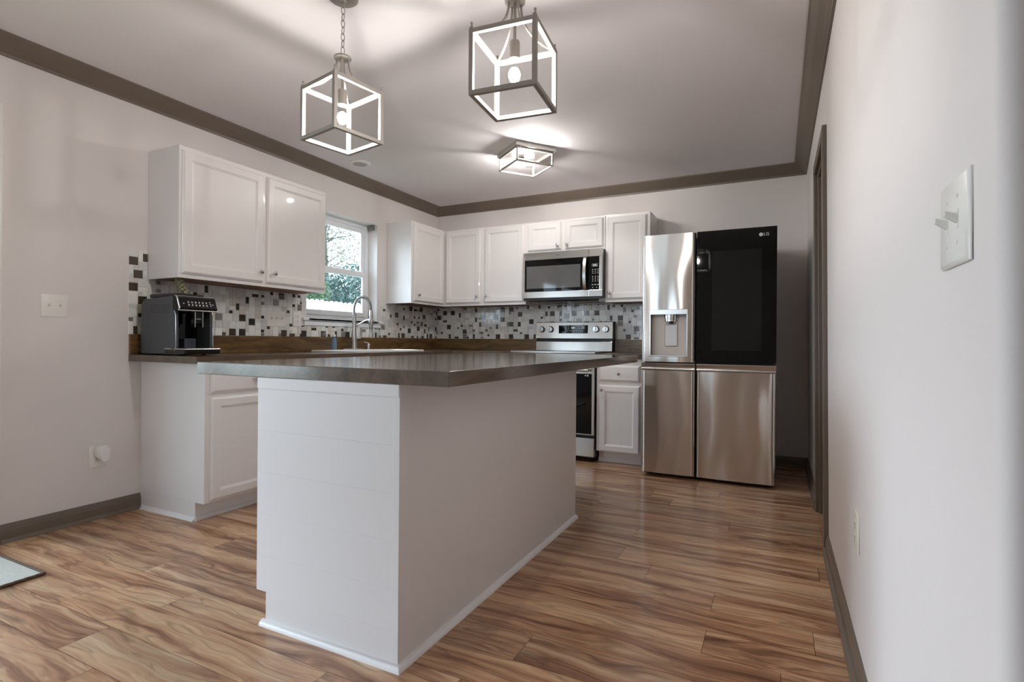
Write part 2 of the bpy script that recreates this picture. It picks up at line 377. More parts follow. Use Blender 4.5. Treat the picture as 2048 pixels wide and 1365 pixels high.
# crown moulding ---------------------------------------------------
def crown_prof():
    # (out from wall, up from bottom) -> height .085, projection .09
    return [(0, 0), (.012, 0), (.014, .012), (.022, .018), (.026, .022), (.034, .030), (.050, .038), (.062, .050), (.072, .062), (.078, .066), (.082, .072), (.090, .075), (.090, .0855), (0, .0855)]
def crown(name, p0, p1, outv, shear=False):
    mb = MB(); pr = crown_prof(); z = CH-.0855
    p0, p1, o_ = Vector(p0), Vector(p1), Vector(outv); d = (p1-p0).normalized()
    ext = .09
    R0 = []; R1 = []
    for a, b in pr:     # mitred ends
        R0.append(p0+d*(a if MIT[0] else 0)+o_*a+Vector((0, 0, z+b))); R1.append(p1-d*(a if MIT[1] else 0)+o_*a+Vector((0, 0, z+b)))
    mb.loops([R0, R1]); return struct(mb.build(name, m_trim, smooth=True, shear=shear))
MIT = (True, True); crown('trim_1', (LX, REAR, 0), (LX, D, 0), (1, 0, 0))
crown('trim_2', (LX, D, 0), (RX, D, 0), (0, -1, 0))
MIT = (True, False); crown('trim_3', (RX, D, 0), (RX, yE, 0), (-1, 0, 0))
# baseboards with shoe --------------------------------------------
def base_prof(h=.083, t=.014):
    return [(0, 0), (.028, 0), (.028, .006), (.024, .014), (.017, .018), (t, .019), (t, h*.66), (t-.003, h*.70), (t-.003, h*.8), (t-.007, h*.9), (t-.008, h), (0, h)]
def base(name, p0, p1, outv, shear=False, mat=None, **k):
    mb = MB(); p0, p1, o_ = Vector(p0), Vector(p1), Vector(outv)
    mb.loops([[p+o_*a+Vector((0, 0, b)) for a, b in base_prof(**k)] for p in (p0, p1)])
    return struct(mb.build(name, mat or m_trim, smooth=True, shear=shear))
base('baseboard_left', (LX, PY1+.06, 0), (LX, 1.853, 0), (1, 0, 0), h=.088)
base('baseboard_back', (-.02, D, 0), (RX+.03, D, 0), (0, -1, 0), h=.078)
base('baseboard_right', (RX, yE+.02, 0), (RX, 2.98, 0), (-1, 0, 0), shear=True, h=.083)
base('baseboard_right_far', (RX, 3.70, 0), (RX, D, 0), (-1, 0, 0), shear=True, h=.083)
base('baseboard_rear', (LX, REAR, 0), (EAST, REAR, 0), (0, 1, 0))
base('baseboard_hallway', (RX+.4, yE, 0), (EAST, yE, 0), (0, -1, 0))
# doorway casing in the right wall
def casing():
    mb = MB(); w = .06; t = .02
    for a in (DY0-w, DY1): mb.box(RX-t, RX, a, a+w, 0, DZ+w)
    mb.box(RX-t, RX, DY0, DY1, DZ, DZ+w)
    mb.box(RX, RX+wt, DY0-.001, DY0+.016, 0, DZ); mb.box(RX, RX+wt, DY1-.016, DY1+.001, 0, DZ); mb.box(RX, RX+wt, DY0, DY1, DZ-.016, DZ+.001)
    struct(mb.build('door_1', m_trim, bevel=.003, shear=True))
casing()
# patio door in the left wall (only its casing shows)
def patio():
    mb = MB(); w = .058; t = .018
    for a in (PY0-w, PY1): mb.box(LX, LX+t, a, a+w, 0, PZ+w)
    mb.box(LX, LX+t, PY0, PY1, PZ, PZ+w)
    mb.box(LX-T, LX, PY0, PY0+.02, 0, PZ); mb.box(LX-T, LX, PY1-.02, PY1, 0, PZ); mb.box(LX-T, LX, PY0, PY1, PZ-.02, PZ)
    d = struct(mb.build('door_2', m_white, bevel=.003))
    for i, (a, b) in enumerate(((PY0+.02, .24), (.2, PY1-.02))):
        m2 = MB(); x = LX-.08-.035*i
        for q in ((a, a+.07, .0, PZ-.02), (b-.07, b, 0, PZ-.02), (a, b, .0, .12), (a, b, PZ-.1, PZ-.02)): m2.box(x-.02, x+.015, q[0], q[1], q[2], q[3])
        m2.build('door_leaf', m_vinyl, d, bevel=.003)
patio()
for nm, ax, p, a, b in (('window_2', 'y', REAR, -3.15, -1.95),):
    mb = MB(); s = -1 if ax == 'y' else 1; w = .05
    def bb(u0, u1, z0, z1):
        q = sorted((p+s*.05, p+s*.12))
        if ax == 'y': mb.box(u0, u1, q[0], q[1], z0, z1)
        else: mb.box(q[0], q[1], u0, u1, z0, z1)
    bb(a, a+w, .65, 2.25); bb(b-w, b, .65, 2.25); bb(a, b, .65, .7); bb(a, b, 2.2, 2.25); mid = (a+b)/2; bb(mid-.03, mid+.03, .7, 2.2); bb(a, b, 1.43, 1.48)
    struct(mb.build(nm, m_vinyl, bevel=.003))

# ------------------------------------------------------------------ kitchen window
def kitchen_window():
    x0 = LX
    fr = MB(); X = LX-.105      # room face of the vinyl frame
    w = .035
    for q in ((WY0, WY0+w, WZ0, WZ1), (WY1-w, WY1, WZ0, WZ1), (WY0+w, WY1-w, WZ0, WZ0+w), (WY0+w, WY1-w, WZ1-w, WZ1)):
        fr.box(X-.04, X, *q)
    W_ = struct(fr.build('window_1', m_vinyl, bevel=.004))
    zm = 1.605
    def sash(name, xa, z0, z1, sw):
        mb = MB(); a, b = WY0+w, WY1-w
        for q in ((a, a+sw, z0, z1), (b-sw, b, z0, z1), (a+sw, b-sw, z0, z0+sw), (a+sw, b-sw, z1-sw, z1)): mb.box(xa-.022, xa, *q)
        s = mb.build(name, m_vinyl, W_, bevel=.004)
        MB().box(xa-.013, xa-.009, a+sw-.004, b-sw+.004, z0+sw-.004, z1-sw+.004).build('pane', m_glass, s)
        return s
    sash('upper_sash', X-.018, zm-.02, WZ1-w, .045)
    l = sash('lower_sash', X+.006, WZ0+w, zm+.03, .045)
    MB().box(X+.004, X+.016, 3.46, 3.56, zm+.03, zm+.042).build('sash_lock', m_vinyl, W_, bevel=.003)
    # blind bracket at top right corner
    MB().box(X+.02, X+.075, WY1-.03, WY1-.003, WZ1-.05, WZ1-.003).build('blind_bracket', m_grey, W_, bevel=.002)
    # stool and apron
    mb = MB(); mb.box(LX-.10, LX+.028, WY0-.0, WY1+.0, WZ0-.022, WZ0); mb.box(LX+.0, LX+.028, WY0-.05, WY1+.06, WZ0-.022, WZ0)
    mb.box(LX, LX+.014, WY0-.03, WY1+.035, WZ0-.062, WZ0-.022)
    mb.build('window_sill', m_vinyl, W_, bevel=.005)
kitchen_window()

# ------------------------------------------------------------------ doors, knobs, cabinets
def door_panel(name, x0, x1, z0, z1, parent, y=0.0, t=.02, mat=None, drawer=False):
    """a framed cabinet door whose back lies at local y, front toward -y"""
    mb = MB()
    def lp(i, yy): return [(x0+i, y-yy, z0+i), (x1-i, y-yy, z0+i), (x1-i, y-yy, z1-i), (x0+i, y-yy, z1-i)]
    if drawer: L_ = [lp(0, 0), lp(0, t-.011), lp(.006, t-.009), lp(.009, t-.004), lp(.016, t)]
    else: L_ = [lp(0, 0), lp(0, t-.010), lp(.005, t-.008), lp(.007, t-.003), lp(.012, t), lp(.051, t), lp(.053, t-.004), lp(.058, t-.0045), lp(.061, t-.009), lp(.066, t-.0095)]
    mb.loops(L_)
    return mb.build(name, mat or m_white, parent, bevel=.0006, seg=1)
def knob(x, z, parent, y):
    mb = MB(); mb.lathe([(.006, 0), (.006, .003), (.0045, .006), (.0045, .014), (.011, .018), (.0145, .023), (.0135, .028), (.009, .0305), (0, .031)], (x, y, z), '-y', 18)
    return mb.build('knob', m_chrome, parent, smooth=True)
def cabinet(name, label, loc, rz, w, d, z0, z1, doors=(), drawers=(), under=True, toe=False, group=None, ends=(0, 0), top_open=False, shoe_l=False):
    """local frame: x along the run, front at y=0, depth to +y"""
    r = empty(name, loc, rz, label, 'cabinet', group)
    mb = MB(); zz = z0+(.1 if toe else 0)
    if under:
        mb.box(0, w, .0, d, zz+.012, z1)                       # carcass
        mb.box(0, w, 0, .019, zz, zz+.012); mb.box(0, .016, .019, d, zz, zz+.012); mb.box(w-.016, w, .019, d, zz, zz+.012)
    elif top_open:
        for q in ((0, .018, 0, d), (w-.018, w, 0, d), (.018, w-.018, d-.01, d)): mb.box(q[0], q[1], q[2], q[3], zz, z1)
        mb.box(.018, w-.018, 0, d-.01, zz, zz+.018); mb.box(.018, w-.018, 0, .018, zz+.018, z1)
    else: mb.box(0, w, 0, d, zz, z1)
    if toe: mb.box(0, w, .075, d, z0, zz)
    mb.build('cabinet_body', m_white, r, bevel=.0015)
    if under: MB().box(.016, w-.016, .019, d-.002, zz+.004, zz+.012).build('underside_panel', m_under, r)['label'] = 'brown wood underside'
    for q in doors:
        x0, x1, a, b, kx, kz = q
        dr = door_panel('door', x0, x1, a, b, r)
        if kx is not None: knob(kx, kz, dr, -.02)
    for q in drawers:
        x0, x1, a, b = q[:4]
        dr = door_panel('drawer', x0, x1, a, b, r, drawer=True)
        knob((x0+x1)/2, (a+b)/2, dr, -.02)
    return r
FX = -3.075; FY = 4.603            # faces of the upper cabinets
UB, UT = 1.352, 2.122
# left wall: local x -> +Y, front -> +X
def lw(y, z=0): return (FX, y, z)
cabinet('upper_cabinet', 'white two-door wall cabinet left of the window, above the coffee machine', (FX, 1.888, 0), PI/2, 1.108, FX-LX-.001, UB, UT-.008,
        doors=[(.014, .556, 1.377, 2.088, .522, 1.444), (.582, 1.096, 1.377, 2.088, .628, 1.444)], group=None)
cabinet('upper_cabinet', 'white single-door wall cabinet right of the window, filling the corner', (FX, 4.058, 0), PI/2, D-4.058-.002, FX-LX-.001, UB, UT+.004,
        doors=[(.03, .525, 1.372, 2.105, .078, 1.432)])
cabinet('upper_cabinet', 'white two-door wall cabinet between the corner and the microwave', (FX+.002, FY, 0), 0, -2.147-FX, D-FY-.001, UB, UT,
        doors=[(.03, .436, 1.377, 2.108, .405, 1.44), (.482, .905, 1.377, 2.108, .512, 1.44)])
cabinet('upper_cabinet', 'short white two-door cabinet directly above the microwave', (-2.145, FY, 0), 0, .77, D-FY-.001, 1.822, UT,
        doors=[(.02, .360, 1.848, 2.105, .33, 1.885), (.395, .755, 1.848, 2.105, .422, 1.885)], under=False)
cabinet('upper_cabinet', 'narrow white single-door wall cabinet beside the refrigerator top', (-1.371, FY, 0), 0, .390, D-FY-.001, UB, UT,
        doors=[(.02, .362, 1.377, 2.098, .048, 1.43)])
# base cabinets
BX = -2.78; BYF = 4.283; CT = .905; CB = .867
bc = cabinet('base_cabinet', 'white base cabinet at the left end of the counter under the coffee machine', (BX, 1.855, 0), PI/2, .58, BX-LX-.001, 0, CB-.001,
        doors=[(.028, .552, .112, .680, .515, .64)], drawers=[(.028, .552, .700, .835)], under=False, toe=True)
sh = MB(); sh.loops([[(-.018+a*0, .075-.0, 0), (0, .075, 0), (0, .075, .02)], [(-.018, BX-LX-.004, 0), (0, BX-LX-.004, 0), (0, BX-LX-.004, .02)]]); sh.box(-.002, .58, .063, .075, 0, .02)
sh.build('shoe_moulding', m_shoe, bc)
cabinet('base_cabinet', 'white base cabinet between the left end cabinet and the sink cabinet, behind the island', (BX, 2.437, 0), PI/2, .54, BX-LX-.001, 0, CB-.001,
        doors=[(.02, .52, .112, .680, .06, .64)], drawers=[(.02, .52, .700, .835)], under=False, toe=True)
cabinet('base_cabinet', 'white two-door sink base cabinet under the sink, behind the island', (BX, 2.979, 0), PI/2, 1.05, BX-LX-.001, 0, CB-.001,
        doors=[(.02, .515, .112, .680, .48, .64), (.535, 1.03, .112, .680, .57, .64)], drawers=[(.02, 1.03, .700, .835)], under=False, toe=True, top_open=True)
cabinet('base_cabinet', 'white base cabinet between the corner and the left side of the range', (LX+.004, BYF, 0), 0, -2.137-LX-.004, D-BYF-.001, 0, CB-.001,
        doors=[(.72, 1.21, .112, .680, .76, .64)], drawers=[(.72, 1.21, .700, .835)], under=False, toe=True)
bc = cabinet('base_cabinet', 'narrow white base cabinet between range and refrigerator with drawer and door', (-1.342, BYF, 0), 0, .392, D-BYF-.001, 0, CB-.001,
        doors=[(.024, .362, .100, .648, .05, .610)], drawers=[(.024, .362, .678, .812)], under=False, toe=True)
MB().box(0, .392, .060, .075, 0, .038).build('shoe_moulding', m_shoe, bc, bevel=.004)

# countertops ------------------------------------------------------
CY0 = 1.787
SX0, SX1, SY0, SY1 = -3.32, -2.822, 3.07, 3.945       # sink rim
def counter():
    mb = MB(); fx = -2.747
    c = (SX0+.03, SX1-.03, SY0+.03, SY1-.03)
    for q in ((LX+.001, fx, CY0, c[2]), (LX+.001, fx, c[3], D-.001), (LX+.001, c[0], c[2], c[3]), (c[1], fx, c[2], c[3])):
        mb.box(q[0], q[1], q[2], q[3], CB, CT)
    mb.box(fx, -2.137, 4.255, D-.001, CB, CT)
    bmesh.ops.remove_doubles(mb.bm, verts=mb.bm.verts, dist=1e-4)
    tag(mb.build('countertop', m_ctop), 'dark stained wood L-shaped countertop carrying the sink and coffee machine', 'countertop')
counter()
tag(MB().box(-1.345, -.935, 4.255, D-.001, CB, CT).build('countertop', m_ctop, bevel=.002), 'short stained wood countertop piece between range and refrigerator', 'countertop')
def board(name, q, mat, lab): tag(MB().box(*q).build(name, mat, bevel=.002), lab, 'backsplash board')
board('backsplash_board', (LX+.001, LX+.02, CY0, D-.001, CT+.0005, 1.022), m_splash_y, 'long brown stained backsplash board along the left wall under the window')
board('backsplash_board', (LX+.021, -2.137, D-.02, D-.001, CT+.0005, 1.022), m_splash_x, 'brown stained backsplash board on the back wall, corner to range')
board('backsplash_board', (-1.345, -.935, D-.02, D-.001, CT+.0005, 1.026), m_splash_x, 'short brown stained backsplash board between range and refrigerator')

# mosaic backsplash -------------------------------------------------
def mosaic(name, label, regions, to3d, seed):
    rng = random.Random(seed); u = .0253; g = .0013; mb = MB(); bm = mb.bm
    def quad(a0, a1, b0, b1, h, mi, sides=True):
        mb.mi = mi
        P = [(a0, b0), (a1, b0), (a1, b1), (a0, b1)]
        top = [bm.verts.new(to3d(a, b, h)) for a, b in [(a0+.0006, b0+.0006), (a1-.0006, b0+.0006), (a1-.0006, b1-.0006), (a0+.0006, b1-.0006)]]
        mb.face(top)
        if sides:
            bot = [bm.verts.new(to3d(a, b, .0005)) for a, b in P]
            for i in range(4): mb.face([bot[i], bot[(i+1) % 4], top[(i+1) % 4], top[i]])
    for (A0, A1, B0, B1) in regions:
        quad(A0, A1, B0, B1, .0012, 7, True)
        nx, nz = int(math.ceil((A1-A0)/u)), int(math.ceil((B1-B0)/u)); occ = [[False]*nz for _ in range(nx)]; dk = {}
        for j in range(nz):
            for i in range(nx):
                if occ[i][j]: continue
                opts = [(2, 2)]*10+[(1, 2)]*4+[(2, 1)]*3+[(1, 1)]*5+[(2, 3)]*3+[(3, 2)]*2
                rng.shuffle(opts)
                for w, h in opts+[(1, 1)]:
                    if i+w <= nx and j+h <= nz and not any(occ[i+a][j+b] for a in range(w) for b in range(h)): break
                for a in range(w):
                    for b in range(h): occ[i+a][j+b] = True
                a0, a1 = A0+i*u+g, min(A0+(i+w)*u-g, A1-.0005); b0, b1 = B0+j*u+g, min(B0+(j+h)*u-g, B1-.0005)
                if a1-a0 < .003 or b1-b0 < .003: continue
                s = w*h; x = rng.random()
                if s == 1: mi = (4 if x < .25 else 5) if x < .5 else rng.choice((0, 6, 1))
                elif s == 2: mi = (4 if x < .15 else 5) if x < .28 else (6 if x < .36 else rng.choice((0, 1, 2, 3)))
                elif s == 4: mi = (4 if x < .3 else 5) if x < .46 else (6 if x < .52 else rng.choice((0, 1, 2, 0, 3)))
                else: mi = rng.choice((0, 2, 1, 0))
                cells = [(i+a, j+b) for a in range(-1, w+1) for b in range(-1, h+1)]
                if mi >= 4 and any(dk.get(c_) for c_ in cells): mi = rng.choice((0, 1, 2, 0, 3))
                if mi in (4, 5):
                    for a in range(w):
                        for b in range(h): dk[(i+a, j+b)] = 1
                quad(a0, a1, b0, b1, .0045+rng.uniform(0, .0008), mi)
    o = mb.build(name, m_tiles+[m_grout]); tag(o, label, 'tile backsplash')
    return o
mosaic('tile_backsplash', 'mosaic tile backsplash on the left wall around the window',
       [(1.783, 1.886, 1.0225, 1.518), (1.886, WY0-.052, 1.0225, UB), (WY0-.052, WY1+.062, 1.0225, WZ0-.064), (WY1+.062, D-.002, 1.0225, UB)],
       lambda a, b, h: (LX+.0005+h, a, b), 11)
mosaic('tile_backsplash', 'mosaic tile backsplash on the back wall behind the range',
       [(LX+.007, -.93, 1.0225, 1.36)], lambda a, b, h: (a, D-.0005-h, b), 23)

# ------------------------------------------------------------------ wall plates
def plate(label, loc, rz, w, h, kind, name='outlet_plate', cat='outlet', mat=None, gangs=1, shear_x=0):
    r = empty(name, loc, rz, label, cat); mat = mat or m_plate
    mb = MB(); t = .006
    def lp(i, y): return [(-w/2+i, -y, -h/2+i), (w/2-i, -y, -h/2+i), (w/2-i, -y, h/2-i), (-w/2+i, -y, h/2-i)]
    mb.loops([lp(0, 0), lp(0, .0018), lp(.0025, .0048), lp(.006, t)]); mb.build('cover_plate', mat, r, smooth=True)
    pitch = .046
    for k in range(gangs):
        cx = (k-(gangs-1)/2)*pitch
        kd = kind[k] if isinstance(kind, (list, tuple)) else kind
        if kd == 'toggle':
            MB().box(cx-.005, cx+.005, -t-.0006, -t+.001, -.012, .012).build('toggle_slot', m_plate, r)
            tg = MB(); tg.loops([[(cx-.004, -t, -.006), (cx+.004, -t, -.006), (cx+.004, -t, .006), (cx-.004, -t, .006)],
                                 [(cx-.0035, -t-.014, .004), (cx+.0035, -t-.014, .004), (cx+.0035, -t-.014, .011), (cx-.0035, -t-.014, .011)]])
            tg.build('toggle', mat, r, bevel=.001)
        else:
            for s in (-1, 1):
                cz = s*.0195
                MB().box(cx-.0165, cx+.0165, -t-.0012, -t+.001, cz-.014, cz+.014).build('receptacle', mat, r, bevel=.003)
                sl = MB()
                sl.box(cx-.0075, cx-.0055, -t-.0016, -t-.0008, cz-.001, cz+.008); sl.box(cx+.0055, cx+.0075, -t-.0016, -t-.0008, cz-.001, cz+.008)
                sl.lathe([(.0024, 0), (.0024, .0006)], (cx, -t-.001, cz-.007), '-y', 10); sl.build('slots', m_slot, r)
        for z in ((-.03, .03) if kd == 'toggle' else (0,)):
            MB().lathe([(.0028, 0), (.0028, .001), (.001, .0014)], (cx, -t+.0002, z), '-y', 10).build('screw', mat, r)
    return r
TL = LX+.0062
plate('white double toggle switch plate on the bare left wall', (LX+.0005, 1.429, 1.166), PI/2, .118, .118, 'toggle', 'switch_plate', 'light switch', gangs=2)
r = plate('white outlet plate low on the left wall with a night light in it', (LX+.0005, 1.632, .346), PI/2, .080, .122, 'out')
# plug-in night light
nl = empty('night_light', (LX+.0065, 1.646, .368), PI/2, 'rounded white plug-in night light in the low left wall outlet', 'night light')
mb = MB(); n = 24
def blob(w, h, y, cz=0): return [(w/2*math.copysign(abs(math.cos(2*PI*k/n))**.8, math.cos(2*PI*k/n)), y, cz+h/2*math.copysign(abs(math.sin(2*PI*k/n))**.8, math.sin(2*PI*k/n))) for k in range(n)]
mb.loops([blob(.064, .072, -.0022), blob(.068, .078, -.024), blob(.066, .076, -.036), blob(.054, .062, -.041)]); mb.build('housing', m_plate, nl, smooth=True)
mb = MB(); mb.loops([blob(.046, .080, -.036, -.010), blob(.048, .084, -.045, -.010), blob(.042, .076, -.050, -.010)]); mb.build('lens', m_shoe, nl, smooth=True)
plate('white three-gang switch plate on the mosaic left of the window', (TL, 2.797, 1.155), PI/2, .168, .118, ['toggle', 'toggle', 'toggle'], 'switch_plate', 'light switch', gangs=3)
plate('white outlet on the mosaic just right of the three-gang switch plate', (TL, 2.992, 1.160), PI/2, .078, .118, 'out')
plate('white outlet on the mosaic between window and back corner', (TL, 4.168, 1.154), PI/2, .078, .118, 'out')
plate('white outlet on the back wall mosaic nearest the corner', (-3.139, D-.0062, 1.163), 0, .078, .118, 'out')
plate('white outlet on the back wall mosaic beside the range', (-2.303, D-.0062, 1.148), 0, .078, .118, 'out')
def rwx(z): return RX+.026*(1-z/2.365)
pr = plate('white double toggle switch plate high on the near right wall', (rwx(1.163)-.0008, .897, 1.163), -PI/2, .122, .116, 'toggle', 'switch_plate', 'light switch', gangs=2, mat=m_plate)
pr = plate('ivory outlet plate low on the right wall above the baseboard', (rwx(.43)-.0008, 1.918, .43), -PI/2, .074, .118, 'out', mat=m_plate_w)

# ------------------------------------------------------------------ island
def island():
    x0, x1, y0, y1, zt = -1.652, -1.03, 1.3, 2.885, .8655
    r = empty('kitchen_island', ((x0+x1)/2, (y0+y1)/2, 0), 0, 'white shiplap kitchen island with overhanging stained wood top', 'kitchen island')
    ox, oy = -(x0+x1)/2, -(y0+y1)/2
    mb = MB()
    prof = [(x0+.048, 0), (x1, 0), (x1, zt), (x0, zt), (x0, .112), (x0+.048, .112)]
    mb.loops([[(a+ox, y0+.012+oy, b) for a, b in prof], [(a+ox, y1+oy, b) for a, b in prof]])
    mb.build('island_body', m_island_dark, r, bevel=.002)
    # shiplap boards on the end facing the room and on the long side
    zs = [0, .112, .238, .385, .532, .679, .826, zt]
    mb = MB(); 
    for a, b in zip(zs, zs[1:]):
        xa = x0+.048 if b < .12 else x0
        mb.box(xa+ox, x1+ox, y0+oy, y0+.012+oy, a+.0001, b-.0001)
    mb.build('end_planks', m_island, r, bevel=.0005, seg=1)
    mb = MB(); zs2 = [0, .08, .212, .344, .476, .608, .74, zt]
    for i, (a, b) in enumerate(zip(zs2, zs2[1:])): mb.box(x1+ox, x1+.006+ox, y0+.002+oy, y1+oy, a, b)
    mb.build('side_planks', m_island_dark, r)
    # upper cleat under the top, corner bead
    MB().box(x1-.018+ox, x1+.0075+ox, y0-.0015+oy, y0+.004+oy, .0, zt-.001).build('corner_bead', m_island, r, bevel=.001)
    MB().box(x0+ox, x1+.005+ox, y0-.003+oy, y0+oy, .826, zt-.001).build('top_cleat', m_island, r, bevel=.001)
    q = lambda s: [(0, 0), (.019, 0), (.0178, .007), (.0135, .0135), (.007, .0178), (0, .019)]
    mb = MB(); pr = q(0)
    A = [Vector((x0+.048-.012+ox, y0+oy-a, b)) for a, b in pr]; B = [Vector((x1+.006+a+ox, y0+oy-a, b)) for a, b in pr]; Cc = [Vector((x1+.006+a+ox, y1+oy, b)) for a, b in pr]
    mb.loops([A, B, Cc]); 
    mb.build('quarter_round', m_shoe, r, smooth=True)
    # doors facing the sink side
    for a, b in ((y0+.03, y0+.53), (y0+.55, y0+1.05), (y0+1.07, y1-.03)):
        dd = door_panel('door', -(b+oy), -(a+oy), .13, .84, r, y=0); dd.rotation_euler = (0, 0, -PI/2); dd.location = (x0+ox, 0, 0)
        knob(-(a+oy)-.05, .78, dd, -.02)
    tp = MB().box(-1.99+ox, -.845+ox, 1.296+oy, 3.61+oy, zt, .9115).build('worktop', m_top, r, bevel=.0025)
    tp['label'] = 'thick grey-brown stained wood top'
island()

# ------------------------------------------------------------------ refrigerator
def curved_slab(mb, x0, x1, z0, z1, yf, yb, crown_=.004, r=.022, n=22, rz=.004):
    """door slab whose front (toward -y) bulges slightly and rolls round at both side edges"""
    prof = []
    w = x1-x0
    for i in range(n+1):
        s = i/n; 
        x = x0+w*s
        e = min(s*w, (1-s)*w)
        roll_ = 0 if e > r else r*(1-math.sqrt(max(0, 1-((r-e)/r)**2)))
        prof.append((x, yf-crown_*(1-(2*s-1)**2)+roll_+.0))
    # denser edge samples
    xs = sorted(set([x0+r*(1-math.cos(PI/2*k/7)) for k in range(8)]+[x1-r*(1-math.cos(PI/2*k/7)) for k in range(8)]+[x0+r+(w-2*r)*k/16 for k in range(17)]))
    prof = []
    for x in xs:
        s = (x-x0)/w; e = min(x-x0, x1-x); roll_ = 0 if e >= r else r*(1-math.sqrt(max(0, 1-((r-e)/r)**2)))
        prof.append((x, yf-crown_*(1-(2*s-1)**2)+roll_))
    P = [(x, y) for x, y in prof]+[(x1, yb), (x0, yb)]
    L_ = [[(x, y, z) for x, y in P] for z in (z0, z1)]
    mb.loops(L_)
def fridge():
    x0, x1, yf, yb = -.922, -.008, 4.05, 4.86
    r = empty('refrigerator', ((x0+x1)/2, 4.45, 0), 0, 'stainless steel four-door refrigerator with black glass upper right door', 'refrigerator')
    ox, oy = -(x0+x1)/2, -4.45
    mb = MB(); mb.box(x0+.006+ox, x1-.006+ox, yf+.085+oy, yb+oy, .035, 1.775); mb.build('fridge_body', m_dkgrey, r, bevel=.004)
    mb = MB(); mb.box(x0+.02+ox, x1-.02+ox, yf+.05+oy, yb-.05+oy, .012, .034); mb.build('base_grille', m_black, r)
    for a in (x0+.06, x1-.06):
        for b in (yf+.1, yb-.1): MB().lathe([(.018, 0), (.018, .013)], (a+ox, b+oy, 0), 'z', 12).build('foot', m_black, r)
    xm = -.530; g = .004
    zt, zh, zg, zb = 1.80, .856, .846, .03
    # upper left door with dispenser cut-out
    dx0, dx1, dz0, dz1 = -.858, -.590, .897, 1.240
    def steel_door(name, a, b, z0, z1, cut=None, mat=m_steel):
        mb = MB(); A, B = a+ox, b+ox; Y0 = yf+oy; Y1 = yf+.07+oy; rr = .026; cr = .006
        w = B-A
        def fy(x):
            s = (x-A)/w; e = min(x-A, B-x); ro = 0 if e >= rr else rr*(1-math.sqrt(max(0, 1-((rr-e)/rr)**2)))
            return Y0-cr*(1-(2*s-1)**2)+ro
        xs = set([A+rr*(1-math.cos(PI/2*k/8)) for k in range(9)]+[B-rr*(1-math.cos(PI/2*k/8)) for k in range(9)]+[A+rr+(w-2*rr)*k/20 for k in range(21)])
        zs = [z0, z1]
        if cut: xs |= {cut[0]+ox, cut[1]+ox}; zs = [z0, cut[2], cut[3], z1]
        xs = sorted(x for x in xs if not (cut and (cut[0]+ox-.006 < x < cut[0]+ox-1e-6 or cut[0]+ox+1e-6 < x < cut[0]+ox+.006)))
        V = {}
        def v(i, j, back=False):
            k = (i, j, back)
            if k not in V: V[k] = mb.bm.verts.new((xs[i], Y1 if back else fy(xs[i]), zs[j]))
            return V[k]
        for j in range(len(zs)-1):
            for i in range(len(xs)-1):
                if cut and j == 1 and xs[i] >= cut[0]+ox-1e-6 and xs[i+1] <= cut[1]+ox+1e-6: continue
                mb.face([v(i, j), v(i+1, j), v(i+1, j+1), v(i, j+1)])
        n_ = len(xs)-1; m_ = len(zs)-1
        mb.face([v(0, 0, True), v(n_, 0, True), v(n_, m_, True), v(0, m_, True)])
        mb.face([v(i, 0) for i in range(n_+1)]+[v(n_, 0, True), v(0, 0, True)])
        mb.face([v(i, m_) for i in range(n_+1)]+[v(n_, m_, True), v(0, m_, True)])
        mb.face([v(0, j) for j in range(m_+1)]+[v(0, m_, True), v(0, 0, True)])
        mb.face([v(n_, j) for j in range(m_+1)]+[v(n_, m_, True), v(n_, 0, True)])
        return mb.build(name, mat, r, smooth=True)
    ul = steel_door('upper_left_door', x0, xm-g, zh, zt, cut=(dx0, dx1, dz0, dz1)); ul['label'] = 'stainless door with water dispenser'
    # dispenser: frame, niche, spout, paddle
    Y = yf+oy-.0055; X0, X1 = dx0+ox, dx1+ox
    mb = MB()
    for q in ((X0-.004, X0+.006, dz0-.004, dz1+.004), (X1-.006, X1+.004, dz0-.004, dz1+.004), (X0, X1, dz0-.004, dz0+.008)): mb.box(q[0], q[1], Y-.003, Y+.012, q[2], q[3])
    mb.build('dispenser_frame', m_nickel_b, ul, bevel=.0015)
    mb = MB(); mb.box(X0-.004, X1+.004, Y-.004, Y+.03, dz1-.034, dz1+.004); dp = mb.build('dispenser_display', m_nickel_b, ul, bevel=.002)
    text('display_text', 'PAUSE', .009, (X0+.022, Y-.0045, dz1-.02), (PI/2, 0, 0), m_mark, dp) if False else None
    mb = MB(); yb2 = Y+.062
    mb.box(X0, X0+.004, Y+.008, yb2, dz0, dz1-.03); mb.box(X1-.004, X1, Y+.008, yb2, dz0, dz1-.03); mb.box(X0, X1, Y+.008, yb2, dz0, dz0+.006); mb.box(X0, X1, Y+.008, yb2, dz1-.034, dz1-.03)
    mb.build('dispenser_niche', pmat('niche_side_grey', srgb(112, 106, 98), .35, metal=.6, var=.03), ul)
    MB().box(X0+.004, X1-.004, yb2-.004, yb2, dz0+.006, dz1-.034).build('niche_back', pmat('niche_back_grey', srgb(226, 219, 212), .4, metal=0, var=.03), ul)
    cx = (X0+X1)/2+.012
    mb = MB(); mb.lathe([(.050, 0), (.050, -.03), (.046, -.032), (.046, -.05), (.030, -.053)], (cx, Y+.045, dz1-.034), 'z', 32); mb.build('spout_housing', m_nickel_b, ul, smooth=True)
    mb = MB(); mb.lathe([(.014, 0), (.014, -.014)], (cx, Y+.040, dz1-.086), 'z', 16); mb.build('spout', m_black, ul, smooth=True)
    mb = MB(); mb.box(cx-.046, cx+.046, yb2-.016, yb2-.006, dz0+.075, dz1-.105); mb.build('dispenser_paddle', pmat('paddle_grey', srgb(206, 200, 194), .25, metal=.2, var=.03), ul, bevel=.006)
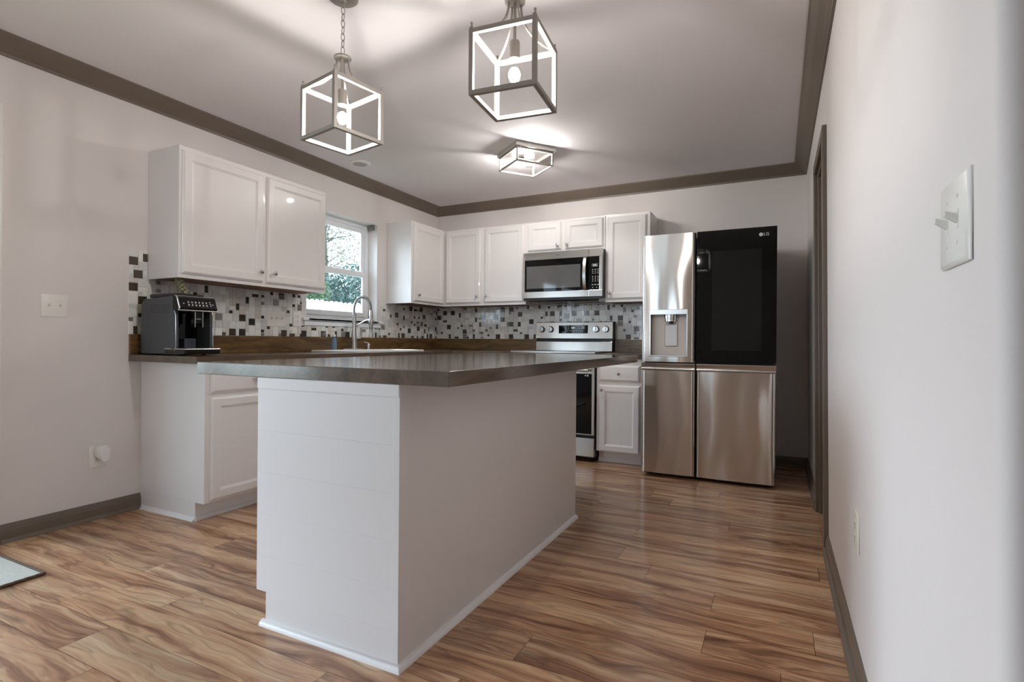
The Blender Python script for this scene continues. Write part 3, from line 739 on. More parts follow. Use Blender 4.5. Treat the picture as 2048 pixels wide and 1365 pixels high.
    # black glass door
    mb = MB(); mb.box(xm+g+ox, x1+ox, yf-.004+oy, yf+.004+oy, zh+.008, zt); gd = mb.build('upper_right_door', m_blackglass, r, bevel=.0015); gd['label'] = 'black mirrored glass door'
    MB().box(xm+g+.004+ox, x1-.002+ox, yf+.0045+oy, yf+.07+oy, zh+.008, zt-.001).build('door_core', m_dkgrey, gd)
    MB().box(-.4225+ox, -.102+ox, yf-.0046+oy, yf-.0041+oy, .948, 1.652).build('glass_window', pmat('smoked_window_glass', (.012, .012, .011, 1), .04, spec=.45, var=.1), gd)
    yl = yf-.005+oy
    text('brand_letters', 'LG', .030, (-.0745+ox, yl, 1.7475), (PI/2, 0, 0), m_icon2, gd)
    mb = MB(); mb.lathe([(.0125, 0), (.0125, .0006)], (-.108+ox, yl+.0004, 1.7475), '-y', 28); lg = mb.build('brand_emblem', m_icon2, gd)
    mb = MB(); mb.box(-.1095+ox, -.108+ox, yl-.0008, yl, 1.741, 1.755); mb.box(-.108+ox, -.103+ox, yl-.0008, yl, 1.741, 1.7424); mb.build('emblem_detail', m_mark, lg)
    # lower doors: pocket handle band on top
    for a, b, nm in ((x0, xm-g, 'lower_left_door'), (xm+g, x1, 'lower_right_door')):
        d = steel_door(nm, a, b, zb, .792)
        mb = MB(); A, B = a+ox, b+ox
        mb.loops([[(A, yf+.010+oy, .8135), (A, yf+.07+oy, .8135), (A, yf+.07+oy, zg), (A, yf+.004+oy, zg), (A, yf+.004+oy, zg-.006)],
                  [(B, yf+.010+oy, .8135), (B, yf+.07+oy, .8135), (B, yf+.07+oy, zg), (B, yf+.004+oy, zg), (B, yf+.004+oy, zg-.006)]])
        mb.build('pocket_handle', m_steelx, d, bevel=.001)
        mb = MB(); mb.box(A, B, yf-.004+oy, yf+.07+oy, .7935, .8125); mb.build('handle_lip', m_nickel_b, d, bevel=.006, seg=3)
fridge()

# ------------------------------------------------------------------ microwave
def microwave():
    x0, x1, yf, yb, z0, z1 = -2.132, -1.372, 4.512, D-.006, 1.372, 1.8195
    r = empty('microwave', ((x0+x1)/2, yf, z0), 0, 'stainless over-the-range microwave under the short cabinet', 'microwave')
    w = x1-x0; X = lambda a: a-w/2; h = z1-z0
    MB().box(X(0), X(w), .03, yb-yf, .02, h).build('microwave_body', m_dkgrey, r, bevel=.003)
    dw = .637; zb = .028
    mb = MB()
    # door frame with window hole
    wx0, wx1, wz0, wz1 = .016, dw, .086, .379
    for q in ((0, wx0, zb, h), (wx0, dw, zb, wz0), (wx0, dw, wz1, h)): mb.box(X(q[0]), X(q[1]), 0, .03, q[2], q[3])
    d = mb.build('door', m_steelx, r, bevel=.0015)
    MB().box(X(wx0), X(dw-.001), .001, .012, wz0, wz1).build('door_glass', m_blackglass, d)
    MB().box(X(.036), X(.560), .0004, .0014, .115, .320).build('window', m_mwglass, d)
    mb = MB()
    for q in ((dw+.002, w, zb, wz0), (dw+.002, w, wz1, h), (w-.026, w, wz0, wz1)): mb.box(X(q[0]), X(q[1]), 0, .03, q[2], q[3])
    mb.build('panel_surround', m_steelx, r, bevel=.0015)
    cp = MB().box(X(dw+.002), X(w-.026), .001, .012, wz0, wz1).build('control_panel', m_blackglass, r)
    # icons
    mb = MB(); rng = random.Random(5)
    for row in range(3):
        for c in range(3): mb.box(X(.668+c*.024), X(.668+c*.024+.012), .0004, .0012, .262-row*.016, .266-row*.016)
    for row in range(4):
        for c in range(3): mb.box(X(.671+c*.024), X(.671+c*.024+.006), .0004, .0012, .200-row*.014, .206-row*.014)
    for c in range(3): mb.box(X(.666+c*.024), X(.666+c*.024+.015), .0004, .0012, .128, .134)
    for c in range(2): mb.box(X(.672+c*.036), X(.672+c*.036+.006), .0004, .0012, .103, .109)
    mb.build('button_marks', m_icon2, cp)
    ds = MB().box(X(.665), X(.720), .0003, .0012, .288, .316).build('display', pmat('display_grey', srgb(96, 98, 96), .3, var=.02), cp)
    text('clock_digits', '4:41', .019, (X(.694), -.0002, .301), (PI/2, 0, 0), m_icon, ds)
    text('brand_mark', 'whirlpool', .010, (X(.345), -.0006, h-.034), (PI/2, 0, 0), m_mark, r)
    # bowed handle
    mb = MB(); pts = []
    prof = [(-.013, -.004), (.013, -.004), (.015, .0), (.013, .005), (-.013, .005), (-.015, 0)]
    path = []
    for k in range(17):
        t = k/16; z = .092+(.372-.092)*t; y = -.010-.030*math.sin(PI*t)**.7
        path.append(((X(.607), y, z), (1, 0, 0), (0, 1, 0)))
    mb.sweep(prof, path); mb.build('handle', m_nickel_b, r, smooth=True)
    mb = MB(); mb.box(X(.598), X(.616), -.008, .002, .094, .106); mb.box(X(.598), X(.616), -.008, .002, .358, .370); mb.build('handle_mount', m_nickel_b, r)
    # underside with vents and lamps
    mb = MB(); mb.loops([[(X(.02), .02, 0.02), (X(w-.02), .02, .02), (X(w-.02), yb-yf-.01, .02), (X(.02), yb-yf-.01, .02)], [(X(.05), .07, -.006), (X(w-.05), .07, -.006), (X(w-.05), yb-yf-.03, -.006), (X(.05), yb-yf-.03, -.006)]])
    un_ = mb.build('underside', m_steelx, r)
    for a in (.10, .43):
        MB().box(X(a), X(a+.24), .11, .30, -.0085, -.0065).build('grease_filter', m_grey, un_)
    MB().box(X(0.004), X(w-.004), .006, .03, .006, .026).build('vent_strip', m_black, r)
microwave()

# ------------------------------------------------------------------ range
def range_():
    x0, x1, yf = -2.130, -1.350, 4.245
    r = empty('range', ((x0+x1)/2, 4.5, 0), 0, 'stainless electric range below the microwave', 'range')
    w = x1-x0; X = lambda a: a-w/2; oy = -4.5; h = .905
    MB().box(X(.003), X(w-.003), yf+.05+oy, D-.06+oy, .03, h-.006).build('range_body', m_dkgrey, r, bevel=.002)
    mb = MB()
    for a in (.04, w-.04):
        for b in (yf+.1, D-.12): mb.lathe([(.018, 0), (.018, .031)], (X(a), b+oy, 0), 'z', 12)
    mb.build('leveling_feet', m_black, r)
    ck = MB().box(X(0), X(w), yf+.02+oy, 4.80+oy, h-.006, h+.008).build('cooktop', m_blackglass, r, bevel=.002)
    mb = MB(); q = [(X(-.0), X(w), yf+.012+oy, yf+.026+oy), (X(0), X(.008), yf+.02+oy, 4.79+oy), (X(w-.008), X(w), yf+.02+oy, 4.79+oy)]
    for a in q: mb.box(a[0], a[1], a[2], a[3], h-.004, h+.011)
    mb.build('cooktop_trim', m_nickel_b, ck, bevel=.002)
    for i, (a, b, rad) in enumerate(((.2, 4.42, .1), (.57, 4.42, .09), (.2, 4.66, .075), (.57, 4.66, .1))):
        MB().ring((X(a), b+oy, h+.0083), rad, .0008, (1, 0, 0), (0, 1, 0), n=40, m=4).build('burner_ring', m_grey, ck)
    # back guard: lower riser, dark gap, upper control panel
    MB().box(X(.006), X(w-.006), 4.815+oy, D-.03+oy, h, 1.183).build('guard_core', m_black, r, bevel=.002)
    mb = MB(); mb.loops([[(X(.010), 4.792+oy, h+.008), (X(w-.010), 4.792+oy, h+.008), (X(w-.010), 4.83+oy, h+.008), (X(.010), 4.83+oy, h+.008)],
                         [(X(.010), 4.80+oy, 1.000), (X(w-.010), 4.80+oy, 1.000), (X(w-.010), 4.83+oy, 1.000), (X(.010), 4.83+oy, 1.000)]]); mb.build('riser_panel', m_steelx, r, bevel=.002)
    mb = MB(); mb.loops([[(X(.004), 4.790+oy, 1.029), (X(w-.006), 4.790+oy, 1.029), (X(w-.006), 4.84+oy, 1.029), (X(.004), 4.84+oy, 1.029)],
                         [(X(.010), 4.803+oy, 1.186), (X(w-.006), 4.803+oy, 1.186), (X(w-.006), 4.84+oy, 1.186), (X(.010), 4.84+oy, 1.186)]])
    cp = mb.build('control_panel', m_steelx, r, bevel=.003)
    def fy(z): return 4.790+(z-1.029)/.157*.013+oy
    MB().box(X(0), X(w-.002), 4.84+oy, D-.03+oy, 1.02, 1.190).build('guard_cap', m_black, r, bevel=.003)
    for a in (.069, .161, .618, .711):
        z = 1.118; kb = MB(); kb.lathe([(.031, 0), (.031, .006), (.029, .008)], (X(a), fy(z), z), '-y', 32); k1 = kb.build('control_knob', m_black, cp, smooth=True)
        kb = MB(); kb.lathe([(.027, .0), (.027, .020), (.0255, .023), (0, .0235)], (X(a), fy(z)-.007, z), '-y', 32); kb.build('knob_cap', m_nickel_b, k1, smooth=True)
        MB().box(X(a)-.0045, X(a)+.0045, fy(z)-.038, fy(z)-.028, z-.024, z+.024).build('knob_grip', m_nickel_b, k1, bevel=.002)
    dz = 1.118; mb = MB(); mb.box(X(.247), X(.537), fy(1.08)-.0015, fy(1.08)+.01, 1.079, 1.156); dsp = mb.build('display_panel', m_blackglass, cp)
    yd = fy(1.08)-.0019
    mb = MB()
    for i, a in enumerate((.318, .343)):
        for z in (1.138, 1.120): mb.box(X(a), X(a)+.008, yd, yd+.0006, z, z+.006)
    for i in range(9): mb.box(X(.312+i*.022), X(.312+i*.022)+.009, yd, yd+.0006, 1.101, 1.106)
    for i in range(2):
        for z in (1.14, 1.122): mb.box(X(.432+i*.022), X(.432+i*.022)+.009, yd, yd+.0006, z, z+.007)
    for k in range(4): mb.box(X(.478), X(.508), yd, yd+.0006, 1.122+k*.007, 1.125+k*.007)
    mb.build('button_marks', m_icon2, dsp)
    text('clock_digits', '4:41', .024, (X(.395), yd, 1.131), (PI/2, 0, 0), m_icon, dsp)
    mb = MB(); mb.lathe([(.0085, 0), (.0085, .0008)], (X(.022), fy(1.047)-.0004, 1.047), '-y', 20); mb.build('brand_emblem', m_shoe, cp)
    text('brand_letters', 'LG', .020, (X(.046), fy(1.047)-.001, 1.047), (PI/2, 0, 0), m_shoe, cp)
    # front: panel, oven door, handle, drawer
    MB().box(X(0.002), X(w-.002), yf+.01+oy, yf+.05+oy, .80, h-.006).build('front_panel', m_steelx, r, bevel=.003)
    od = MB().box(X(.002), X(w-.002), yf+oy, yf+.048+oy, .225, .795).build('oven_door', m_steelx, r, bevel=.004)
    MB().box(X(.022), X(w-.022), yf-.003+oy, yf+.004+oy, .235, .735).build('oven_glass', m_blackglass, od, bevel=.002)
    mb = MB(); mb.tube([(X(.04), yf-.045+oy, .765), (X(w-.04), yf-.045+oy, .765)], .011, 14); mb.build('oven_handle', m_nickel_b, od, smooth=True)
    mb = MB(); mb.box(X(.045), X(.075), yf-.045+oy, yf+oy, .757, .773); mb.box(X(w-.075), X(w-.045), yf-.045+oy, yf+oy, .757, .773); mb.build('handle_mount', m_nickel_b, od, bevel=.003)
    MB().box(X(w-.062), X(w-.050), yf-.0036+oy, yf-.003+oy, .713, .727).build('door_sticker', m_plate, od)
    MB().box(X(w-.082), X(w-.068), yf-.0036+oy, yf-.003+oy, .716, .725).build('door_sticker', m_icon2, od)
    MB().box(X(.002), X(w-.002), yf+.002+oy, yf+.048+oy, .045, .205).build('storage_drawer', m_steelx, r, bevel=.005)
range_()

# ------------------------------------------------------------------ sink, faucet
def sink():
    r = empty('kitchen_sink', ((SX0+SX1)/2, (SY0+SY1)/2, CT), 0, 'white drop-in kitchen sink under the window', 'sink')
    cx, cy = (SX0+SX1)/2, (SY0+SY1)/2
    def rr(x0, x1, y0, y1, z, rad, n=6):
        P = []
        for (qx, qy, a0) in ((x1-rad, y1-rad, 0), (x0+rad, y1-rad, PI/2), (x0+rad, y0+rad, PI), (x1-rad, y0+rad, 1.5*PI)):
            for k in range(n+1): a = a0+PI/2*k/n; P.append((qx+rad*math.cos(a)-cx, qy+rad*math.sin(a)-cy, z))
        return P
    mb = MB(); ix0 = SX0+.095
    mb.loops([rr(SX0, SX1, SY0, SY1, .0005, .04), rr(SX0, SX1, SY0, SY1, .009, .04), rr(SX0+.006, SX1-.006, SY0+.006, SY1-.006, .014, .036),
              rr(ix0, SX1-.035, SY0+.035, SY1-.035, .014, .05), rr(ix0+.008, SX1-.043, SY0+.043, SY1-.043, .004, .05),
              rr(ix0+.02, SX1-.055, SY0+.055, SY1-.055, -.19, .06)], cap0=False)
    mb.build('basin', m_sink, r, smooth=True)
    MB().lathe([(.045, -.189), (.045, -.187), (.03, -.186), (0, -.188)], (.03, 0, 0), 'z', 24).build('drain', m_nickel_b, r, smooth=True)
    z0 = CT+.0145
    f = empty('kitchen_faucet', (-3.282, 3.532, z0), 0, 'brushed nickel spring-neck pull-down faucet on the sink', 'faucet')
    mb = MB(); mb.loops([[(p[0]*.5, p[1], z) for p in [(.055*math.cos(2*PI*k/32), .125*math.sin(2*PI*k/32)) for k in range(32)]] for z in (.0, .006)]); mb.build('deck_plate', m_nickel_b, f, bevel=.002, smooth=True)
    mb = MB(); mb.lathe([(.029, .006), (.028, .02), (.024, .08), (.020, .15), (.0175, .16), (.0175, .315)], (0, 0, 0), 'z', 24); mb.build('post', m_nickel_b, f, smooth=True)
    # neck arc toward +x
    R = .094; pts = []; zc = .345
    pts = [(0, 0, .315), (0, 0, .33)]+[(R-R*math.cos(a), 0, zc+R*1.12*math.sin(a)) for a in [PI*k/20 for k in range(21)]]+[(2*R, 0, zc-.03)]
    MB().tube(pts, .008, 10).build('hose', m_grey, f, smooth=True)
    # spring coil
    mb = MB(); P = [Vector(p) for p in pts]; L_ = [0]
    for a, b in zip(P, P[1:]): L_.append(L_[-1]+(b-a).length)
    def at(s):
        for i in range(len(P)-1):
            if s <= L_[i+1]: t = (s-L_[i])/(L_[i+1]-L_[i]); return P[i].lerp(P[i+1], t), (P[i+1]-P[i]).normalized()
        return P[-1], (P[-1]-P[-2]).normalized()
    turns = 30; n = turns*10; cp = []
    for k in range(n+1):
        p, t = at(L_[-1]*k/n); u = Vector((0, 1, 0)); v = t.cross(u); a = 2*PI*turns*k/n; cp.append(p+(u*math.cos(a)+v*math.sin(a))*.0135)
    mb.tube(cp, .0019, 5); mb.build('spring_coil', m_nickel_b, f, smooth=True)
    mb = MB(); mb.lathe([(.012, .02), (.0145, .012), (.0145, -.055), (.019, -.06), (.0205, -.075), (.0205, -.105), (.016, -.112), (.013, -.175), (.018, -.185), (.020, -.21), (.017, -.214)], (2*R, 0, zc-.03), 'z', 20); mb.build('spray_head', m_nickel_b, f, smooth=True)
    mb = MB(); pa = [(0, 0, .17)]+[(.015+.165*t, 0, .19+.065*math.sin(PI/2*t)) for t in (0, .2, .4, .6, .8, 1)]; mb.tube(pa, .006, 8)
    mb.ring((2*R, 0, .252), .022, .0035, (1, 0, 0), (0, 1, 0)); mb.build('support_arm', m_nickel_b, f, smooth=True)
    mb = MB(); mb.tube([(0, .015, .105), (0, .07, .105)], .016, 16); hb = mb.build('valve_body', m_nickel_b, f, smooth=True)
    mb = MB(); mb.tube([(0, .075, .105), (.004, .085, .13), (.006, .082, .165), (.006, .078, .19)], [.008, .009, .007, .008], 10); mb.build('lever', m_nickel_b, hb, smooth=True)
    s = empty('soap_dispenser', (-3.275, 3.705, z0), 0, 'small brushed nickel soap pump standing beside the faucet', 'soap dispenser')
    mb = MB(); mb.lathe([(.018, 0), (.018, .004), (.012, .01), (.012, .03), (.015, .034), (.015, .05), (.010, .052), (.010, .06)], (0, 0, 0), 'z', 18); mb.build('pump_body', m_nickel_b, s, smooth=True)
    mb = MB(); mb.tube([(0, 0, .055), (.0, -.03, .062), (.01, -.065, .066)], [.007, .006, .005], 8); mb.build('pump_spout', m_nickel_b, s, smooth=True)
    b = empty('dish_soap_bottle', (-3.262, 3.282, z0), 0, 'clear blue dish soap bottle with a white pump top on the sink edge', 'soap bottle')
    mb = MB(); mb.lathe([(.020, 0), (.022, .004), (.0215, .05), (.018, .085), (.010, .100), (.010, .106)], (0, 0, 0), 'z', 20); mb.build('bottle', m_bottle, b, smooth=True)
    mb = MB(); mb.lathe([(.0125, .106), (.0125, .122), (.006, .126), (.0045, .128), (.0045, .150), (.009, .152), (.009, .160), (0, .161)], (0, 0, 0), 'z', 16); mb.tube([(0, 0, .156), (.03, -.01, .154)], .004, 8); mb.build('pump_top', m_plate, b, smooth=True)
sink()

# ------------------------------------------------------------------ coffee machine
def coffee():
    # local: x along +Y (width), front -y -> +X
    y0, y1 = 1.822, 2.042; xb, xf = -3.318, -2.985
    w = y1-y0; d = xf-xb
    r = empty('coffee_machine', (xf, (y0+y1)/2, CT+.0005), PI/2, 'dark grey and black automatic coffee machine at the left end of the counter', 'coffee machine')
    r.rotation_euler.z = PI/2
    X0, X1 = -w/2, w/2; H = .333
    # body side shells with a hollow front bay
    mb = MB()
    prof = [(.012, .006), (d-.01, .006), (d, .02), (d-.004, H-.04), (d-.03, H-.012), (.05, H), (.022, H-.006), (.004, .22), (.0, .05)]
    def slab(a, b): mb.loops([[(a, y, z) for y, z in prof], [(b, y, z) for y, z in prof]])
    slab(X0, X0+.018); slab(X1-.018, X1)
    mb.box(X0+.016, X1-.016, .13, d-.012, .008, H-.02); mb.box(X0+.016, X1-.016, .03, .14, .252, H-.008); mb.box(X0+.016, X1-.016, .02, .14, .008, .028)
    mb.build('machine_body', pmat('slate_plastic', srgb(70, 73, 76), .42, var=.05, bump=.15, bscale=500), r, bevel=.004)
    # vents high on the left side
    mb = MB()
    for i in range(15):
        for j in range(5): mb.lathe([(.0032, 0), (.0032, .0006)], (X0-.0004, .055+i*.0125+(j % 2)*.006, H-.050-j*.010), 'x', 6)
    mb.build('vent_holes', m_black, r)
    # silver edge line around the bay
    mb = MB()
    for x in (X0+.001, X1-.001): mb.tube([(x, .012, .03), (x, .000, .05), (x, .002, .17), (x, .004, .225), (x, .012, .25)], .0022, 6)
    mb.build('edge_trim', m_nickel_b, r, smooth=True)
    # glossy bay
    MB().box(X0+.018, X1-.018, .122, .13, .028, .252).build('bay_back', m_blackglass, r)
    # control panel slanted
    mb = MB(); P = [(-.030, .254), (-.036, .264), (-.012, H-.008), (.0, H+.002), (.03, H+.002), (.03, .254)]
    mb.loops([[(X0-.002, y, z) for y, z in P], [(X1+.002, y, z) for y, z in P]]); cp = mb.build('control_panel', m_blackglass, r, bevel=.004)
    mb = MB(); mb.tube([(X0-.003, -.028, .253), (X1+.003, -.028, .253)], .0042, 8); mb.tube([(X0-.002, -.028, .254), (X0-.002, -.037, .264), (X0-.002, -.013, H-.008), (X0-.002, .0, H+.001)], .0036, 8)
    mb.tube([(X0, 0.0, H+.001), (X1, 0.0, H+.001)], .002, 8)
    mb.build('panel_trim', m_nickel_b, cp, smooth=True)
    # icons lie on the slanted face
    a = Vector((0, -.036, .264)); b = Vector((0, -.012, H-.008)); up_ = (b-a).normalized(); nrm = Vector((0, -up_.z, up_.y))
    mb = MB()
    def ic(u, v, su, sv):
        c = a+up_*v+nrm*.0004+Vector((u, 0, 0)); q = [c+Vector((i*su/2, 0, 0))+up_*(j*sv/2) for i, j in ((-1, -1), (1, -1), (1, 1), (-1, 1))]
        mb.loops([q, [p+nrm*.0005 for p in q]])
    for i in range(6):
        for j in range(2):
            u = -.055+i*.021; v = .040-j*.017
            ic(u, v, .007, .006); ic(u, v-.006, .010, .0014)
    for i, (u, v) in enumerate(((-.083, .030), (.072, .044), (.074, .032), (.075, .021), (.088, .030))): ic(u, v, .007, .004)
    mb.build('button_icons', m_icon2, cp)
    # spout block
    mb = MB(); mb.box(-.003, .043, -.002, .06, .180, .256); sp = mb.build('coffee_spout', m_blackglass, r, bevel=.004)
    mb = MB(); mb.box(-.006, .0, -.006, .03, .160, .254); mb.box(.040, .045, -.006, .03, .160, .254); mb.build('spout_trim', m_nickel_b, sp, bevel=.001)
    text('brand_letters', 'PHILIPS', .0085, (.020, -.0024, .207), (PI/2, 0, 0), m_icon2, sp)
    mb = MB(); mb.lathe([(.012, 0), (.013, .01), (.010, .018), (0, .019)], (-.055, .122, .195), '-y', 18); mb.build('steam_nozzle', m_nickel_b, r, smooth=True)
    MB().box(-.030, .040, .05, .115, .029, .095).build('grounds_drawer', pmat('slate_blue_plastic', srgb(52, 56, 70), .35, var=.05), r, bevel=.003)
    # drip tray
    mb = MB(); mb.loops([[(X0-.002, .10, .003), (X0+.002, -.065, .006), (X0+.012, -.078, .012), (X1-.012, -.078, .012), (X1-.002, -.065, .006), (X1+.0, .10, .003)],
                         [(X0-.002, .10, .034), (X0+.002, -.070, .034), (X0+.012, -.085, .034), (X1-.012, -.085, .034), (X1-.002, -.070, .034), (X1+.0, .10, .034)]])
    dt = mb.build('drip_tray', m_black, r, bevel=.003)
    mb = MB(); mb.loops([[(X0-.002, .10, .034), (X0+.002, -.070, .034), (X0+.012, -.085, .034), (X1-.012, -.085, .034), (X1-.002, -.070, .034), (X1+.0, .10, .034)],
                         [(X0-.002, .10, .040), (X0+.004, -.068, .040), (X0+.014, -.082, .040), (X1-.014, -.082, .040), (X1-.004, -.068, .040), (X1+.0, .10, .040)]]); mb.build('tray_grid', m_nickel_b, dt, bevel=.001)
    # hopper lid
    mb = MB(); mb.box(X0+.02, X1-.025, .05, d-.05, H-.004, H+.018); mb.build('hopper_lid', m_black, r, bevel=.006)
    mb = MB(); mb.tube([(X0-.004, d-.01, .02), (X0-.012, d-.004, .035), (X0-.006, d-.006, .07)], .003, 6); mb.build('power_cord', m_black, r, smooth=True)
    for i in (X0+.03, X1-.03):
        for j in (.04, d-.05): MB().lathe([(.01, 0), (.01, .007)], (i, j, 0), 'z', 10).build('foot', m_black, r)
    # ornament standing on the machine
    ox = Vector((xf-.16, (y0+y1)/2+.03, CT+H+.019))
    o = empty('ornament', ox, 0, 'small grey-green artificial succulent sprig on top of the coffee machine', 'ornament')
    mb = MB(); rng = random.Random(9)
    mb.tube([(0, 0, 0), (.004, -.004, .03), (-.006, -.012, .06), (-.014, -.016, .085)], [.005, .006, .006, .004], 8)
    for k in range(30):
        t = k/29; c = Vector((.004-.02*t, -.004-.016*t, .008+.086*t)); a_ = k*2.4; d_ = Vector((math.cos(a_), math.sin(a_), .35+.5*t)).normalized(); L_ = rng.uniform(.022, .036)
        mb.tube([c, c+d_*L_*.5, c+d_*L_*.85, c+d_*L_], [.004, .0105, .009, .001], 7)
    mb.build('succulent_leaves', m_orn, o, smooth=True)
coffee()

# ------------------------------------------------------------------ pendants
def bar_box(mb, s, h, b, z0):
    """cage of 12 square bars, outer side s, height h, bar b"""
    a = s/2
    for sx in (-1, 1):
        for sy in (-1, 1): mb.box(min(sx*a, sx*(a-b)), max(sx*a, sx*(a-b)), min(sy*a, sy*(a-b)), max(sy*a, sy*(a-b)), z0, z0+h)
    for z in (z0, z0+h-b):
        for s_ in (-1, 1):
            q = sorted((s_*a, s_*(a-b)))
            mb.box(-a+b, a-b, q[0], q[1], z, z+b); mb.box(q[0], q[1], -a+b, a-b, z, z+b)
def bulb(parent, c, axis, L_=.088, R=.030, mat=None):
    mb = MB(); prof = [(.011, 0), (.0125, .006), (.0125, .012), (.018, .020)]
    for k in range(1, 13):
        a = PI*k/12*.86+.14*PI; prof.append((R*math.sin(a) if k < 12 else 0, L_-R-R*math.cos(a)))
    prof = [(.0125, 0), (.013, .010), (.019, .026), (.026, .040), (.0295, .052), (.030, .060), (.027, .073), (.020, .083), (.010, .088), (0, .0885)]
    prof = [(r_*R/.030, h_*L_/.0885) for r_, h_ in prof]
    mb.lathe(prof, c, axis, 20); o = mb.build('bulb', m_clear, parent, smooth=True); o['label'] = 'clear glass bulb, lit'
    k = L_/.0885; mb = MB(); mb.lathe([(0, .028*k), (.006, .030*k), (.014, .036*k), (.020, .048*k), (.0205, .058*k), (.016, .070*k), (.008, .077*k), (0, .078*k)], c, axis, 16)
    f = mb.build('filament', mat or m_bulb, o, smooth=True); f['label'] = 'glowing filament'; return o
def pendant(loc, rz, ztop_chain, label):
    X, Y, Zb = loc
    r = empty('pendant_light', (X, Y, Zb), rz, label, 'pendant light', 'cage pendants over the island')
    s, h, b = .2405, .2240, .0155
    mb = MB(); bar_box(mb, s, h, b, 0); mb.build('cage', m_nickel, r, bevel=.0008, seg=1)
    a = s/2-b/2; zr = 2.188-Zb
    for sx in (-1, 1):
        for sy in (-1, 1):
            pts = []
            dr = math.sqrt(2)*a
            for k in range(13):
                t = k/12; rad = .024+(dr-.024)*(t**2.3)*.999; z = zr-.004-(zr-.004-h+.001)*(1-(1-t)**1.45)
                pts.append((sx*rad/math.sqrt(2), sy*rad/math.sqrt(2), z))
            mb = MB(); mb.tube(pts, .0042, 8); arm = mb.build('arm', m_nickel, r, smooth=True)
            mb = MB(); mb.box(sx*a-.006, sx*a+.006, sy*a-.006, sy*a+.006, h, h+.006); mb.lathe([(.0035, .006), (.0035, .018), (.0045, .019), (.0045, .023), (0, .024)], (sx*a, sy*a, h), 'z', 10); mb.build('corner_screw', m_nickel, arm)
    mb = MB(); mb.lathe([(0, .006), (.031, .006), (.036, .003), (.036, -.003), (.032, -.006), (0, -.006)], (0, 0, zr), 'z', 28); mb.build('top_ring', m_nickel, r, smooth=True)
    mb = MB(); mb.lathe([(.0055, zr-.004), (.0055, .215)], (0, 0, 0), 'z', 12); mb.build('stem', m_nickel, r, smooth=True)
    mb = MB(); mb.lathe([(.0, .220), (.017, .220), (.0185, .216), (.0185, .158), (.016, .155), (0, .155)], (0, 0, 0), 'z', 20); mb.build('socket', m_nickel, r, smooth=True)
    bulb(r, (0, 0, .158), (0, 0, -1))
    mb = MB(); zt = CH-Zb
    z = zr+.006; k = 0; ln = .034
    mb.ring((0, 0, z+.006), .007, .0022, (1, 0, 0), (0, 0, 1), n=14, m=6); z += .010
    while z < zt-.032:
        U = (1, 0, 0) if k % 2 else (0, 1, 0)
        mb.ring((0, 0, z+ln/2), ln/2, .0019, U, (0, 0, 1), sx=.5, n=16, m=6); z += ln-.006; k += 1
    mb.tube([(0, 0, z), (0, 0, zt-.014)], .004, 8)
    mb.build('chain', m_nickel, r, smooth=True)
    mb = MB(); mb.lathe([(.0, zt-.028), (.012, zt-.028), (.014, zt-.022), (.055, zt-.016), (.062, zt-.010), (.062, zt-.001), (0, zt-.001)], (0, 0, 0), 'z', 36); mb.build('canopy', m_nickel, r, smooth=True)
    return r
pendant((-1.6508, 1.6962, 1.8327), 1.3784-PI/2, 0, 'open cube pendant light hanging on a chain, left of the two')
pendant((-.8309, 1.6739, 1.8285), 1.6682-PI/2, 0, 'open cube pendant light with larger cage, right of the two')
# flush mount
def flush():
    r = empty('flush_mount_light', (-1.7265, 3.683, CH), math.radians(52.7), 'square open-cage flush mount light on the ceiling near the range', 'ceiling light')
    s = .333; MB().box(-s/2, s/2, -s/2, s/2, -.034, -.0005).build('ceiling_plate', m_nickel_b, r, bevel=.002)
    mb = MB(); bar_box(mb, .306, .104, .011, -.139); mb.build('cage', m_nickel, r, bevel=.0008, seg=1)
    hb = MB().lathe([(.022, -.034), (.022, -.062), (.018, -.066), (0, -.067)], (0, 0, 0), 'z', 20).build('hub', m_nickel, r, smooth=True)
    ang = math.radians(52.7)
    for wx, wy, sg in ((.085, -.088, 1), (-.085, .066, -1)):
        c = Matrix.Rotation(-ang, 3, 'Z') @ Vector((wx, wy, 0)); u = Matrix.Rotation(-ang, 3, 'Z') @ (Vector((.93, .36, 0))*sg)
        st = c-u*.05+Vector((0, 0, -.078))
        mb = MB(); mb.tube([st-u*.052, st], .0165, 16); mb.tube([(0, 0, -.055), st-u*.03], .005, 8); mb.build('socket', m_nickel, r, smooth=True)
        bulb(r, st, u, L_=.082, mat=m_bulb2)
flush()
# unlit can light: trim ring, its recess shade painted as a grey disc
mb = MB(); mb.lathe([(.086, -.0005), (.086, -.004), (.080, -.008), (.066, -.009), (.060, -.009), (0, -.0085)], (0, 0, 0), 'z', 40)
o = mb.build('ceiling_can_light', m_plate, smooth=True); MB().lathe([(.056, -.0092), (.050, -.0105), (0, -.0105)], (0, 0, 0), 'z', 40).build('recess_shade', pmat('recess_shade_grey', srgb(182, 178, 176), .7, var=.05), o, smooth=True); o.location = (-3.078, 3.366, CH); tag(o, 'round white recessed disc in the ceiling near the left wall', 'ceiling fixture')
